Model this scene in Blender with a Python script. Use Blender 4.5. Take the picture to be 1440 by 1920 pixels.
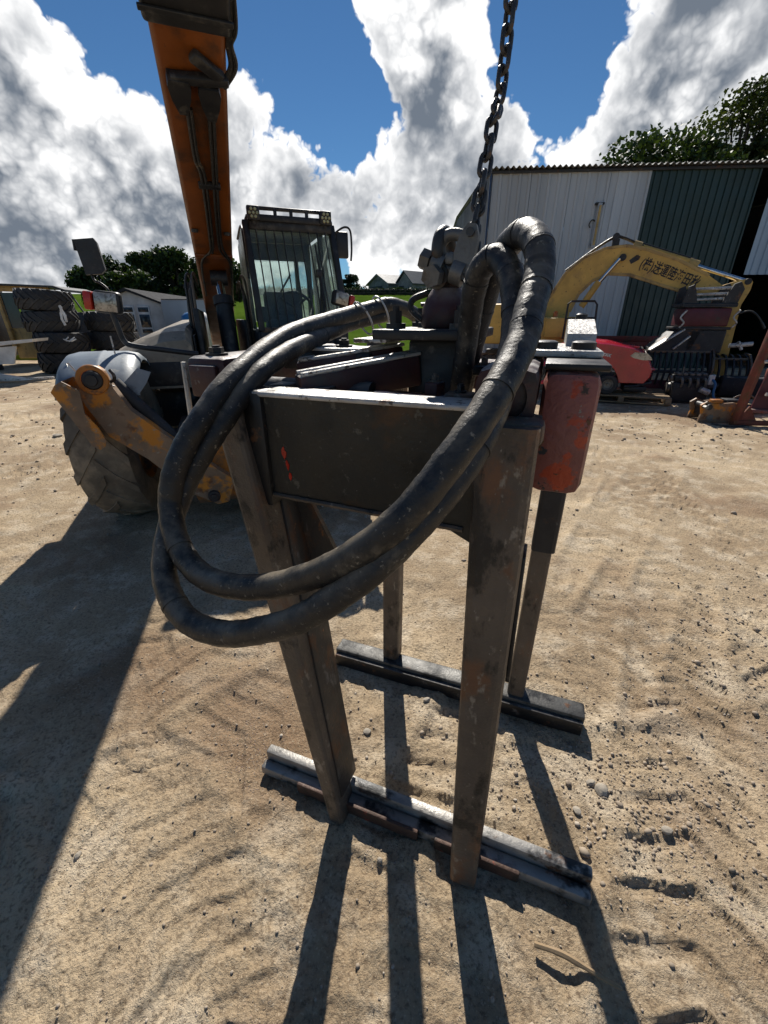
import bpy, bmesh, math, random
import numpy as np
from mathutils import Vector, Matrix
R_ = math.radians
scene = bpy.context.scene
for o in list(bpy.data.objects): bpy.data.objects.remove(o)
COL = scene.collection

# ------------------------------------------------------------------ camera
cam_d = bpy.data.cameras.new('camera'); cam = bpy.data.objects.new('camera', cam_d); COL.objects.link(cam)
cam_d.sensor_fit = 'VERTICAL'; cam_d.sensor_height = 34.6; cam_d.lens = 34.6*780/1920
cam_d.clip_start = 0.02; cam_d.clip_end = 3000
cam.location = (0, 0, 1.55); cam.rotation_euler = (R_(90)-math.atan(365/780), 0, 0)
scene.camera = cam
scene.render.resolution_x, scene.render.resolution_y = 768, 1024

# ------------------------------------------------------------------ sky, clouds and sun
SUN_EL, SUN_AZ = 41.0, -0.8
SUN_DIR = Vector((math.sin(R_(SUN_AZ))*math.cos(R_(SUN_EL)), math.cos(R_(SUN_AZ))*math.cos(R_(SUN_EL)), math.sin(R_(SUN_EL))))
sun_d = bpy.data.lights.new('sun', 'SUN'); sun = bpy.data.objects.new('sun', sun_d); COL.objects.link(sun)
sun_d.energy = 5.0; sun_d.angle = R_(0.53); sun_d.color = (1.0, 0.945, 0.86)
sun.rotation_euler = SUN_DIR.to_track_quat('Z', 'Y').to_euler(); sun.location = (0, 0, 30)
scene.view_settings.view_transform = 'Standard'; scene.view_settings.look = 'None'
scene.view_settings.exposure = 0.28; scene.view_settings.gamma = 1.0; scene.view_settings.use_curve_mapping = False
try:
    scene.cycles.max_bounces = 8; scene.cycles.transparent_max_bounces = 12
    scene.cycles.use_denoising = True
    scene.cycles.sample_clamp_indirect = 4.0
except Exception: pass

world = bpy.data.worlds.new('World'); scene.world = world; world.use_nodes = True
class NT:
    """tiny node-tree helper"""
    def __init__(s, tree): s.t = tree; s.t.nodes.clear()
    def n(s, typ, **kw):
        nd = s.t.nodes.new('ShaderNode'+typ)
        for k, v in kw.items(): setattr(nd, k, v)
        return nd
    def l(s, a, b): s.t.links.new(a, b)
    def inp(s, sock, v):
        if hasattr(v, 'is_output') or isinstance(v, bpy.types.NodeSocket): s.l(v, sock)
        else: sock.default_value = v
    def math(s, op, a, b=None, clamp=False):
        nd = s.n('Math', operation=op, use_clamp=clamp); s.inp(nd.inputs[0], a)
        if b is not None: s.inp(nd.inputs[1], b)
        return nd.outputs[0]
    def vmath(s, op, a, b=None, out=0):
        nd = s.n('VectorMath', operation=op); s.inp(nd.inputs[0], a)
        if b is not None: s.inp(nd.inputs[1], b)
        return nd.outputs[out]
    def maprange(s, v, a, b, c, d, kind='SMOOTHSTEP'):
        nd = s.n('MapRange', interpolation_type=kind)
        for i, q in enumerate((v, a, b, c, d)): s.inp(nd.inputs[i], q)
        return nd.outputs[0]
    def mix(s, f, a, b, mode='MIX'):
        nd = s.n('MixRGB', blend_type=mode); s.inp(nd.inputs[0], f); s.inp(nd.inputs[1], a); s.inp(nd.inputs[2], b)
        return nd.outputs[0]
    def noise(s, vec, scale, detail=6, rough=.55, dist=0.0, out=0):
        nd = s.n('TexNoise'); nd.inputs['Scale'].default_value = scale; nd.inputs['Detail'].default_value = detail
        nd.inputs['Roughness'].default_value = rough; nd.inputs['Distortion'].default_value = dist
        if vec is not None: s.l(vec, nd.inputs['Vector'])
        return nd.outputs[out]

world.cycles.sampling_method = 'NONE'
w = NT(world.node_tree)
wo = w.n('OutputWorld')
sky = w.n('TexSky', sky_type='NISHITA'); sky.sun_disc = False
sky.sun_elevation = R_(SUN_EL); sky.sun_rotation = R_(SUN_AZ); sky.altitude = 200; sky.air_density = 1.0; sky.dust_density = 0.0; sky.ozone_density = 3.0
wdir = w.vmath('NORMALIZE', w.n('TexCoord').outputs['Generated'])
# (direction, angular radius, weight): the cumulus banks over the yard; beyond them the same noise goes on
CLOUDS = [
 ((-0.5175, 0.7989, 0.3067), .42, .52), ((-0.4942, 0.8441, 0.2081), .36, .50), ((-0.5734, 0.8089, 0.1298), .34, .45), ((-0.4244, 0.89, 0.1666), .22, .40), ((-0.5054, 0.7786, 0.372), .28, .3),
 ((-0.2144, 0.9075, 0.3612), .13, .34), ((-0.251, 0.9343, 0.2531), .2, .42), ((-0.1538, 0.9518, 0.2655), .22, .45), ((-0.08153, 0.9748, 0.2077), .16, .30),
 ((0.03294, 0.9063, 0.4214), .2, .50), ((-0.02455, 0.9043, 0.4262), .14, .3), ((0.09197, 0.9096, 0.4051), .16, .35), ((0.09379, 0.9488, 0.3016), .22, .50), ((0.01994, 0.9707, 0.2393), .18, .40), ((0.1714, 0.947, 0.2716), .18, .36), ((0.2525, 0.9301, 0.2668), .14, .40), ((0.2139, 0.9205, 0.3269), .10, .38), ((0.1543, 0.9712, 0.1817), .13, .3),
 ((0.4262, 0.8385, 0.3395), .32, .55), ((0.407, 0.8724, 0.2706), .18, .42), ((0.5006, 0.7947, 0.3434), .24, .38), ((0.4948, 0.8208, 0.2855), .26, .42), ((0.4095, 0.8858, 0.2184), .12, .35), ((0.02171, 0.9922, 0.1229), .13, .36), ((0.1073, 0.9855, 0.1312), .12, .35), ((-0.388, 0.9136, 0.1216), .14, .35), ((-0.566, 0.821, 0.07442), .16, .35), ((-0.03264, 0.9924, 0.1183), .12, .35), ((-0.1692, 0.9757, 0.1389), .16, .35), ((-0.3162, 0.9325, 0.1745), .14, .3)]
BLUE = [((-0.3967, 0.8447, 0.3593), .22, .85), ((-0.1361, 0.9127, 0.3852), .19, .75), ((-0.04129, 0.9437, 0.3282), .14, .6), ((0.2487, 0.8913, 0.3792), .2, .62), ((0.3033, 0.9061, 0.2949), .10, .45), ((-0.02076, 0.9819, 0.188), .08, .25), ((-0.1928, 0.8876, 0.4184), .12, .4), ((0.1751, 0.9191, 0.3529), .05, .2), ((0.4833, 0.7939, 0.3691), .06, .2)]
acc = None
for c, r, wt in CLOUDS + [(c, r, -wt) for c, r, wt in BLUE]:
    d = w.vmath('DISTANCE', wdir, c, out=1)
    m = w.maprange(d, r, 0.0, 0.0, wt)
    acc = m if acc is None else w.math('ADD', acc, m)
def cloud_field(shift, level):
    """billowing heaps: rounded tops with creased valleys at three sizes, over a soft large swell"""
    p = wdir if shift is None else w.vmath('ADD', wdir, shift)
    out = w.math('MULTIPLY', w.math('SUBTRACT', w.noise(p, 3.4, 4 if level else 3, .55, .2), .5), 1.35)
    for sc, wt, dt in ((5.0, 1.40, 1), (11.5, 1.0, 1.5), (26.0, .62, 1.5), (58.0, .34, 2))[:2+2*level]:
        n = w.noise(p, sc, dt, .5, .12)
        out = w.math('ADD', out, w.math('MULTIPLY', w.math('ABSOLUTE', w.math('SUBTRACT', n, .5)), wt*1.7))
    return out
n0 = cloud_field(None, 1)
n1 = cloud_field(SUN_DIR*0.050 + Vector((0, 0, .045)), 0)
n2 = cloud_field(SUN_DIR*0.014 + Vector((0, 0, .014)), 1)
dens = w.math('ADD', w.math('ADD', n0, w.math('MULTIPLY', acc, 1.12)), -0.80)
sep = w.n('SeparateXYZ'); w.l(wdir, sep.inputs[0])
dens = w.math('ADD', dens, w.maprange(sep.outputs[2], 0.02, -0.08, 0.0, -2.0))
mask = w.maprange(dens, 0.0, 0.16, 0.0, 1.0)
slope = w.math('ADD', w.math('MULTIPLY', w.math('SUBTRACT', n0, n1), .92), w.math('MULTIPLY', w.math('SUBTRACT', n0, n2), .50))
thick = w.maprange(dens, 0.15, 0.85, 0.0, 1.0)
edge = w.maprange(dens, 0.05, 0.36, 1.0, 0.0)
lum = w.math('ADD', w.math('MULTIPLY', slope, .95), w.math('MULTIPLY', edge, .40))
lum = w.math('ADD', w.math('ADD', lum, w.math('MULTIPLY', thick, -.32)), .60)
lum = w.maprange(lum, 0.05, 0.92, 0.0, 1.0, 'LINEAR'); lum = w.math('POWER', w.math('MAXIMUM', lum, 0.0), 1.35)
ccol = w.mix(lum, (0.15, 0.18, 0.225, 1), (1.0, 1.0, 1.0, 1))
bg_sky = w.n('Background'); w.l(w.mix(1.0, sky.outputs[0], (.52, .80, 1.0, 1), 'MULTIPLY'), bg_sky.inputs[0]); bg_sky.inputs[1].default_value = 0.055
bg_cld = w.n('Background'); w.l(ccol, bg_cld.inputs[0]); bg_cld.inputs[1].default_value = 0.92
mx = w.n('MixShader'); w.l(mask, mx.inputs[0]); w.l(bg_sky.outputs[0], mx.inputs[1]); w.l(bg_cld.outputs[0], mx.inputs[2])
w.l(mx.outputs[0], wo.inputs[0])

# ------------------------------------------------------------------ mesh helpers
class MB:
    """collects shapes; build() links them as ONE mesh object"""
    def __init__(s): s.v = []; s.f = []
    def add(s, vs, fs):
        o = len(s.v); s.v += [tuple(p) for p in vs]; s.f += [tuple(i+o for i in q) for q in fs]; return s
    def bm(s, bm):
        bm.verts.index_update(); s.add([v.co[:] for v in bm.verts], [[v.index for v in f.verts] for f in bm.faces]); bm.free(); return s
    def box(s, c, size, r=0.0, rot=None, seg=2):
        bm = bmesh.new(); bmesh.ops.create_cube(bm, size=1.0)
        for v in bm.verts: v.co = Vector((v.co.x*size[0], v.co.y*size[1], v.co.z*size[2]))
        if r > 0: bmesh.ops.bevel(bm, geom=list(bm.edges), offset=min(r, min(size)*.48), segments=seg, profile=.5, affect='EDGES')
        M = Matrix.Translation(Vector(c))
        if rot is not None: M = M @ (rot if isinstance(rot, Matrix) else Matrix.Rotation(rot, 4, 'Z'))
        bm.transform(M); return s.bm(bm)
    def beam(s, p, q, wx, wy, r=0.0, up=(0, 0, 1), seg=2):
        """box of section wx (sideways) x wy (up) from p to q"""
        p, q = Vector(p), Vector(q); d = q-p; L = d.length; y = d.normalized(); up = Vector(up)
        x = y.cross(up)
        if x.length < 1e-4: x = y.cross(Vector((1, 0, 0)))
        x.normalize(); z = x.cross(y)
        M = Matrix((x, y, z)).transposed().to_4x4(); return s.box((p+q)/2, (wx, L, wy), r, M, seg)
    def taper(s, p, q, a0, b0, a1, b1, ch=.25, xdir=(1, 0, 0), ydir=(0, 1, 0)):
        """tapered post with chamfered corners: half sizes a,b at p and q"""
        x, y = Vector(xdir), Vector(ydir); vs = []
        for c, a, b in ((p, a0, b0), (q, a1, b1)):
            c = Vector(c); k = ch*min(a, b)*2
            for i, j in ((-a+k, -b), (a-k, -b), (a-k*.3, -b+k*.3), (a, -b+k), (a, b-k), (a-k, b), (-a+k, b), (-a, b-k), (-a, -b+k), (-a+k*.3, -b+k*.3)):
                vs.append(c+x*i+y*j)
        n = 10
        fs = [(i, (i+1) % n, n+(i+1) % n, n+i) for i in range(n)] + [tuple(range(n-1, -1, -1)), tuple(range(n, 2*n))]
        return s.add(vs, fs)
    def tube(s, pts, r, seg=10, closed=False, caps=True):
        pts = [Vector(p) for p in pts]; n = len(pts); rr = r if hasattr(r, '__len__') else [r]*n
        up = None; rings = []
        for i, p in enumerate(pts):
            t = (pts[(i+1) % n]-pts[i-1]) if closed else (pts[min(i+1, n-1)]-pts[max(i-1, 0)])
            t.normalize()
            if up is None: up = t.orthogonal().normalized()
            up = (up-t*up.dot(t)).normalized(); b = t.cross(up)
            rings.append([p+(up*math.cos(2*math.pi*k/seg)+b*math.sin(2*math.pi*k/seg))*rr[i] for k in range(seg)])
        vs = [q for rg in rings for q in rg]; fs = []
        for i in range(n if closed else n-1):
            j = (i+1) % n
            for k in range(seg): fs.append((i*seg+k, i*seg+(k+1) % seg, j*seg+(k+1) % seg, j*seg+k))
        if caps and not closed: fs += [tuple(range(seg-1, -1, -1)), tuple(range((n-1)*seg, n*seg))]
        return s.add(vs, fs)
    def cyl(s, p, q, r, r2=None, seg=16):
        return s.tube([p, q], [r, r if r2 is None else r2], seg)
    def bolt(s, c, r, h, axis=(0, 0, 1)):
        c = Vector(c); a = Vector(axis); s.cyl(c, c+a*h*.25, r*1.5, seg=14); s.cyl(c+a*h*.25, c+a*h*.8, r, seg=6); s.cyl(c+a*h*.8, c+a*h, r*.55, seg=8); return s
    def lathe(s, prof, seg=32, axis='Z', c=(0, 0, 0)):
        """prof: (radius, height) pairs, closed loop if the ends meet"""
        vs = []; n = len(prof)
        for k in range(seg):
            a = 2*math.pi*k/seg
            for r, h in prof:
                p = (r*math.cos(a), r*math.sin(a), h)
                if axis == 'X': p = (h, r*math.cos(a), r*math.sin(a))
                if axis == 'Y': p = (r*math.cos(a), h, r*math.sin(a))
                vs.append((p[0]+c[0], p[1]+c[1], p[2]+c[2]))
        fs = []
        for k in range(seg):
            j = (k+1) % seg
            for i in range(n-1): fs.append((k*n+i, j*n+i, j*n+i+1, k*n+i+1))
        return s.add(vs, fs)
    def prism(s, poly, p0, ax, ay, az, t0, t1):
        """2-D outline (x,y) in frame p0+ax*x+ay*y, from t0 to t1 along az"""
        p0, ax, ay, az = Vector(p0), Vector(ax), Vector(ay), Vector(az); n = len(poly)
        vs = [p0+ax*x+ay*y+az*t0 for x, y in poly]+[p0+ax*x+ay*y+az*t1 for x, y in poly]
        fs = [tuple(range(n)), tuple(range(2*n-1, n-1, -1))]+[(i, n+i, n+(i+1) % n, (i+1) % n) for i in range(n)]
        return s.add(vs, fs)
    def sphere(s, c, r, seg=12, sc=(1, 1, 1)):
        bm = bmesh.new(); bmesh.ops.create_uvsphere(bm, u_segments=seg, v_segments=max(seg//2, 4), radius=r)
        for v in bm.verts: v.co = Vector((v.co.x*sc[0]+c[0], v.co.y*sc[1]+c[1], v.co.z*sc[2]+c[2]))
        return s.bm(bm)
    def mesh(s, name):
        me = bpy.data.meshes.new(name); me.from_pydata(s.v, [], s.f); me.update()
        bm = bmesh.new(); bm.from_mesh(me); bmesh.ops.recalc_face_normals(bm, faces=bm.faces); bm.to_mesh(me); bm.free()
        return me
    def build(s, name, mat, parent=None, smooth=True, loc=None, angle=35):
        me = s.mesh(name); me.materials.append(mat)
        if smooth: smooth_mesh(me, angle)
        return link(name, me, parent, loc)
def smooth_mesh(me, angle=35):
    me.polygons.foreach_set('use_smooth', [True]*len(me.polygons))
    try: me.set_sharp_from_angle(angle=R_(angle))
    except Exception: pass
def link(name, me, parent=None, loc=None, rot=None):
    o = bpy.data.objects.new(name, me); COL.objects.link(o)
    if parent is not None: o.parent = parent
    if loc is not None: o.location = loc
    if rot is not None: o.rotation_euler = rot
    return o
def thing(name, label, cat, loc=(0, 0, 0), rz=0.0, group=None):
    o = bpy.data.objects.new(name, None); COL.objects.link(o); o.empty_display_size = .1
    o.location = loc; o.rotation_euler = (0, 0, rz); return tag(o, label, cat, group)
def tag(o, label, cat, group=None, kind=None):
    o['label'] = label; o['category'] = cat
    if group: o['group'] = group
    if kind: o['kind'] = kind
    return o
def copy_tree(o, parent=None):
    c = o.copy(); COL.objects.link(c); c.parent = parent
    for ch in list(o.children): copy_tree(ch, c)
    return c
def spline(pts, n=12):
    """Catmull-Rom through pts"""
    P = [Vector(p) for p in pts]; P = [P[0]*2-P[1]]+P+[P[-1]*2-P[-2]]; out = []
    for i in range(1, len(P)-2):
        for k in range(n):
            t = k/n; a, b, c, d = P[i-1], P[i], P[i+1], P[i+2]
            out.append(.5*((2*b)+(c-a)*t+(2*a-5*b+4*c-d)*t*t+(3*b-a-3*c+d)*t**3))
    return out+[P[-2]]
def text_mesh(body, size, mat, name, parent, M, bold=0.0, depth=.002):
    cu = bpy.data.curves.new(name, 'FONT'); cu.body = body; cu.size = size; cu.extrude = depth; cu.offset = bold; cu.resolution_u = 3
    tmp = bpy.data.objects.new('tmp_text', cu); COL.objects.link(tmp); bpy.context.view_layer.update()
    me = bpy.data.meshes.new_from_object(tmp.evaluated_get(bpy.context.evaluated_depsgraph_get()))
    bpy.data.objects.remove(tmp); bpy.data.curves.remove(cu)
    me.materials.clear(); me.materials.append(mat); me.transform(M); me.name = name
    return link(name, me, parent)

# ------------------------------------------------------------------ materials
MATS = {}
def mat(name, base, spots=(), rough=.6, metal=0.0, scale=4.0, bump=.15, bscale=60.0, rvar=.15, spec=.5, dust=None, coat=0.0, streak=0.0):
    """grimy surface: base colour plus blotches [(colour, noise scale, threshold, softness)], relief, uneven gloss.
    dust: (colour, amount) settled on faces that point up"""
    if name in MATS: return MATS[name]
    m = bpy.data.materials.new(name); m.use_nodes = True; t = NT(m.node_tree); out = t.n('OutputMaterial'); b = t.n('BsdfPrincipled')
    t.l(b.outputs[0], out.inputs[0]); co = t.n('TexCoord').outputs['Object']
    vec = co
    if streak:
        mp = t.n('Mapping'); mp.inputs['Scale'].default_value = (1, 1, 1-streak); t.l(co, mp.inputs['Vector']); vec = mp.outputs[0]
    n1 = t.noise(vec, scale, 5, .6)
    dark = tuple(c*.62 for c in base[:3])+(1,); light = tuple(min(c*1.25, 1) for c in base[:3])+(1,)
    col = t.mix(t.maprange(n1, .3, .7, 0, 1, 'LINEAR'), dark, light)
    rsum = None
    for i, (c, sc, th, so) in enumerate(spots):
        mp = t.n('Mapping'); mp.inputs['Location'].default_value = (3.1*i+1.7, 2.3*i, 5.9*i); t.l(vec, mp.inputs['Vector'])
        k = t.maprange(t.noise(mp.outputs[0], sc, 7, .62), th, th+so, 0, 1)
        col = t.mix(k, col, tuple(c)+(1,)); rsum = k
    if dust:
        nz = t.n('SeparateXYZ'); t.l(t.n('NewGeometry').outputs['Normal'], nz.inputs[0])
        k = t.math('MULTIPLY', t.maprange(nz.outputs[2], .25, .95, 0, 1), t.maprange(t.noise(co, 14, 6, .65), .36, .62, 0, dust[1]))
        col = t.mix(k, col, tuple(dust[0])+(1,))
    t.l(col, b.inputs['Base Color'])
    rn = t.noise(co, scale*3.3, 4, .6)
    t.l(t.maprange(rn, .25, .75, max(rough-rvar, .03), min(rough+rvar, 1), 'LINEAR'), b.inputs['Roughness'])
    b.inputs['Metallic'].default_value = metal; b.inputs['Specular IOR Level'].default_value = spec
    if coat: b.inputs['Coat Weight'].default_value = coat; b.inputs['Coat Roughness'].default_value = .1
    if bump:
        bp = t.n('Bump'); bp.inputs['Strength'].default_value = bump; bp.inputs['Distance'].default_value = .004
        h = t.math('ADD', t.noise(co, bscale, 5, .65), t.math('MULTIPLY', t.noise(co, bscale*.18, 3, .5), 1.2))
        if rsum is not None: h = t.math('ADD', h, t.math('MULTIPLY', rsum, .35))
        t.l(h, bp.inputs['Height']); t.l(bp.outputs[0], b.inputs['Normal'])
    MATS[name] = m; return m
def glass(name, col, rough=.05, alpha=.25, dirt=.3):
    m = bpy.data.materials.new(name); m.use_nodes = True; t = NT(m.node_tree); out = t.n('OutputMaterial')
    co = t.n('TexCoord').outputs['Object']
    tr = t.n('BsdfTransparent'); tr.inputs[0].default_value = (*col, 1)
    gl = t.n('BsdfGlossy'); gl.inputs['Roughness'].default_value = rough
    df = t.n('BsdfTranslucent'); df.inputs[0].default_value = (.55, .60, .56, 1)
    fr = t.n('Fresnel'); fr.inputs[0].default_value = 1.45
    a = t.n('MixShader'); t.l(fr.outputs[0], a.inputs[0]); t.l(tr.outputs[0], a.inputs[1]); t.l(gl.outputs[0], a.inputs[2])
    k = t.maprange(t.noise(co, 3.5, 7, .65), .38, .72, dirt*.35, dirt)
    c = t.n('MixShader'); t.l(k, c.inputs[0]); t.l(a.outputs[0], c.inputs[1]); t.l(df.outputs[0], c.inputs[2])
    t.l(c.outputs[0], out.inputs[0]); MATS[name] = m; return m
RUST = (.13, .055, .022); RUSTL = (.26, .11, .04); GREY = (.16, .15, .14); DUSTC = (.42, .34, .25)
m_grab = mat('grab_dark_steel', (.045, .04, .036), [(RUST, 9, .50, .16), (GREY, 16, .58, .12), (RUSTL, 26, .64, .08)], .52, .25, 5, .5, 90, dust=((.5, .46, .42), .75), streak=.5)
m_leg = mat('grab_leg_steel', (.125, .10, .078), [((.17, .085, .045), 9, .52, .14), ((.27, .235, .19), 34, .60, .10), ((.03, .026, .022), 13, .55, .10), ((.30, .27, .23), 80, .66, .06)], .5, .25, 7, .7, 150, streak=.45)
m_black = mat('black_paint_steel', (.012, .012, .013), [((.10, .09, .08), 18, .58, .12), (RUST, 12, .62, .08)], .45, .1, 5, .35, 80, dust=((.36, .33, .30), .35))
m_plate = mat('oily_plate_steel', (.020, .020, .018), [((.006, .006, .005), 8, .48, .2), ((.06, .028, .011), 6, .56, .14), ((.075, .072, .062), 30, .60, .08), ((.16, .15, .13), 95, .68, .05)], .42, .25, 3, .4, 70, dust=((.55, .53, .5), .85))
m_red = mat('worn_red_paint', (.25, .085, .07), [((.42, .06, .02), 9, .56, .04), ((.24, .26, .22), 11, .63, .02), ((.03, .038, .046), 9, .60, .02), ((.05, .03, .02), 16, .60, .04), (RUST, 30, .62, .05)], .5, .05, 4, .8, 70, dust=((.5, .46, .4), .55))
m_redd = mat('dark_red_paint', (.055, .016, .015), [((.03, .025, .025), 7, .5, .15), (GREY, 20, .63, .08)], .5, .1, 5, .4, 70, dust=((.5, .47, .43), .8))
m_wear = mat('rusty_wear_plate', (.09, .05, .035), [((.30, .06, .03), 16, .60, .06), ((.03, .025, .02), 12, .52, .1)], .6, .2, 6, .6, 110)
m_bright = mat('worn_steel_sun_glare', (.56, .54, .51), [((.10, .08, .07), 26, .56, .06), ((.20, .13, .10), 12, .60, .08)], .40, .30, 6, .9, 90)  # pale base also carries the white sun glare on the grab's top faces
m_bar2 = mat('rear_bar_steel', (.10, .097, .09), [((.02, .02, .02), 9, .46, .12), (RUST, 12, .62, .10)], .5, .3, 5, .45, 100)
m_bar = mat('foot_bar_steel', (.32, .305, .28), [((.03, .03, .03), 9, .48, .12), (RUST, 12, .58, .10)], .45, .4, 5, .45, 100)
m_hose = mat('black_hose_rubber', (.012, .012, .013), [((.15, .128, .095), 7, .57, .16), ((.012, .012, .012), 60, .49, .12), ((.20, .175, .135), 95, .60, .09)], .48, 0, 8, .35, 160, dust=((.30, .25, .18), .6))
m_chain = mat('chain_steel', (.07, .068, .066), [(RUST, 40, .55, .12), ((.2, .2, .2), 60, .60, .1)], .42, .55, 12, .3, 300)
m_shack = mat('galvanised_steel', (.17, .165, .155), [((.12, .10, .08), 22, .52, .15), (RUST, 30, .63, .08)], .5, .5, 12, .3, 240)
m_orange = mat('orange_paint', (.42, .145, .012), [((.10, .06, .03), 6, .48, .18), (RUST, 13, .54, .10), ((.03, .025, .02), 22, .62, .07)], .5, 0, 3, .35, 60)
m_boom = mat('boom_orange_paint', (.20, .058, .008), [((.07, .03, .012), 5, .50, .18), ((.03, .022, .015), 40, .66, .04)], .45, 0, 2, .2, 40)
m_stab = mat('rusty_stabiliser_paint', (.24, .16, .10), [(RUST, 9, .54, .12), ((.52, .20, .02), 6, .51, .10), ((.30, .25, .19), 24, .60, .10)], .65, 0, 4, .5, 60)
m_tyre = mat('dusty_tyre_rubber', (.17, .138, .10), [((.27, .215, .15), 6, .44, .2)], .8, 0, 4, .3, 60)
m_tyre2 = mat('black_tyre_rubber', (.028, .028, .029), [((.07, .063, .055), 8, .52, .2)], .7, 0, 4, .3, 60)
m_fend = mat('blue_grey_plastic', (.23, .27, .31), [((.12, .13, .15), 7, .56, .12), ((.35, .35, .33), 14, .60, .10)], .5, 0, 3, .2, 40)
m_bonnet = mat('dusty_bonnet', (.26, .225, .175), [((.40, .33, .24), 9, .48, .16), ((.12, .10, .08), 14, .60, .10)], .6, 0, 3, .2, 40)
m_cab = mat('cab_black_paint', (.018, .019, .022), [((.06, .058, .055), 10, .54, .14)], .5, 0, 4, .15, 60)
m_int = mat('cab_interior_grey', (.07, .075, .08), [((.12, .12, .12), 8, .55, .15)], .7, 0, 4, .1, 40)
m_chrome = mat('chrome_rod', (.62, .62, .64), [], .14, 1.0, 8, 0)
m_yel = mat('yellow_machine_paint', (.62, .38, .085), [((.42, .26, .08), 3, .55, .18), ((.12, .07, .03), 14, .63, .07)], .5, 0, 1.5, .15, 20)
m_yeld = mat('yellow_cab_paint', (.46, .30, .10), [((.2, .13, .06), 3, .52, .18), (RUST, 8, .62, .07)], .55, 0, 1.5, .15, 20)
m_wht = mat('white_sheet_metal', (.43, .465, .50), [((.34, .365, .39), .7, .5, .2), ((.30, .27, .22), 3.5, .66, .06)], .5, 0, .5, .05, 8, streak=.9)
m_grn = mat('green_sheet_metal', (.020, .046, .043), [((.035, .06, .057), .8, .55, .2)], .45, 0, .6, .05, 8, streak=.9)
m_blu = mat('pale_blue_sheet_metal', (.40, .50, .60), [((.30, .38, .47), .8, .55, .2)], .45, 0, .6, .05, 8, streak=.9)
m_dark = mat('dark_grey_metal', (.03, .03, .033), [(RUST, 5, .58, .12), ((.10, .10, .10), 18, .60, .1)], .55, .2, 4, .3, 50)
m_roof = mat('fibre_cement_roof', (.16, .16, .155), [((.10, .10, .09), 1.2, .5, .2)], .85, 0, 1, .1, 12)
m_mow = mat('glossy_red_plastic', (.50, .006, .028), [], .22, 0, 2, 0, coat=.4)
m_wood = mat('pallet_wood', (.30, .21, .12), [((.16, .11, .07), 5, .5, .2)], .8, 0, 4, .3, 60, streak=.3)
m_stone = mat('pale_stone', (.40, .35, .28), [((.28, .24, .19), 30, .5, .2)], .9, 0, 20, .4, 120)
m_white = mat('white_paint', (.66, .66, .65), [((.4, .38, .34), 5, .62, .1)], .5, 0, 2, .1, 30)
m_cara = mat('caravan_white_cladding', (.60, .59, .58), [((.5, .49, .47), 1.5, .55, .2)], .5, 0, 1, .05, 20)
m_amber = mat('amber_lens', (.75, .18, .02), [], .15, 0, 8, 0); m_redlens = mat('red_lens', (.45, .03, .015), [], .2, 0, 8, 0)
m_lens = mat('clear_lamp_lens', (.40, .38, .34), [((.16, .14, .11), 30, .50, .15)], .12, .3, 20, .2, 60)
m_led = mat('led_reflector', (.55, .47, .22), [], .15, .3, 20, 0)
m_blue = mat('blue_plastic', (.02, .15, .36), [], .4, 0, 4, .05)
m_txt = mat('black_lettering', (.02, .018, .02), [], .6, 0, 5, 0); m_wtxt = mat('white_lettering', (.8, .8, .8), [], .5, 0, 5, 0)
m_bark = mat('tree_bark', (.055, .045, .035), [((.10, .085, .065), 6, .5, .2)], .9, 0, 5, .6, 30)
m_burg = mat('burgundy_steel', (.10, .012, .02), [((.03, .02, .02), 4, .52, .2)], .5, 0, 3, .2, 40)
m_aframe = mat('rusty_red_steel', (.19, .045, .025), [(RUST, 6, .48, .15), ((.10, .09, .08), 14, .62, .08)], .6, .1, 4, .4, 60)
m_glass = glass('cab_glass', (.90, .96, .95), alpha=.2, dirt=.34); m_gdirty = glass('dirty_side_glass', (.7, .76, .70), rough=.2, dirt=.72)
m_win = mat('dark_window_glass', (.025, .035, .045), [], .06, 0, 2, 0)
def leaf_mat(name, a, b):
    m = bpy.data.materials.new(name); m.use_nodes = True; t = NT(m.node_tree); out = t.n('OutputMaterial'); p = t.n('BsdfPrincipled')
    at = t.n('Attribute', attribute_name='tone'); col = t.mix(at.outputs['Fac'], (*a, 1), (*b, 1)); t.l(col, p.inputs['Base Color'])
    p.inputs['Roughness'].default_value = .55; p.inputs['Specular IOR Level'].default_value = .3
    tl = t.n('BsdfTranslucent'); t.l(t.mix(1.0, col, (.9, 1.0, .35, 1), 'MULTIPLY'), tl.inputs[0])
    mx = t.n('MixShader'); mx.inputs[0].default_value = .22; t.l(p.outputs[0], mx.inputs[1]); t.l(tl.outputs[0], mx.inputs[2]); t.l(mx.outputs[0], out.inputs[0])
    return m
m_leafA = leaf_mat('dark_broadleaf', (.018, .034, .010), (.07, .105, .028)); m_leafB = leaf_mat('yellow_green_leaf', (.025, .042, .010), (.095, .115, .028)); m_leafC = leaf_mat('hedge_leaf', (.015, .028, .010), (.045, .07, .02))

# ------------------------------------------------------------------ ground: one sheet, fine where the camera stands
rng = np.random.RandomState(7)
def vnoise(x, y, seed, sc):
    """smooth value noise"""
    r = np.random.RandomState(seed); T = r.rand(256, 256)
    X, Y = x/sc, y/sc; i = np.floor(X).astype(int); j = np.floor(Y).astype(int); fx = X-i; fy = Y-j
    fx = fx*fx*(3-2*fx); fy = fy*fy*(3-2*fy); g = lambda a, b: T[a % 256, b % 256]
    return (g(i, j)*(1-fx)+g(i+1, j)*fx)*(1-fy)+(g(i, j+1)*(1-fx)+g(i+1, j+1)*fx)*fy-.5
def sstep(a, b, v): t = np.clip((v-a)/(b-a), 0, 1); return t*t*(3-2*t)
def hill(y): return 6.2*sstep(14, 108, y)+np.maximum(y-108, 0)*.012
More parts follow.
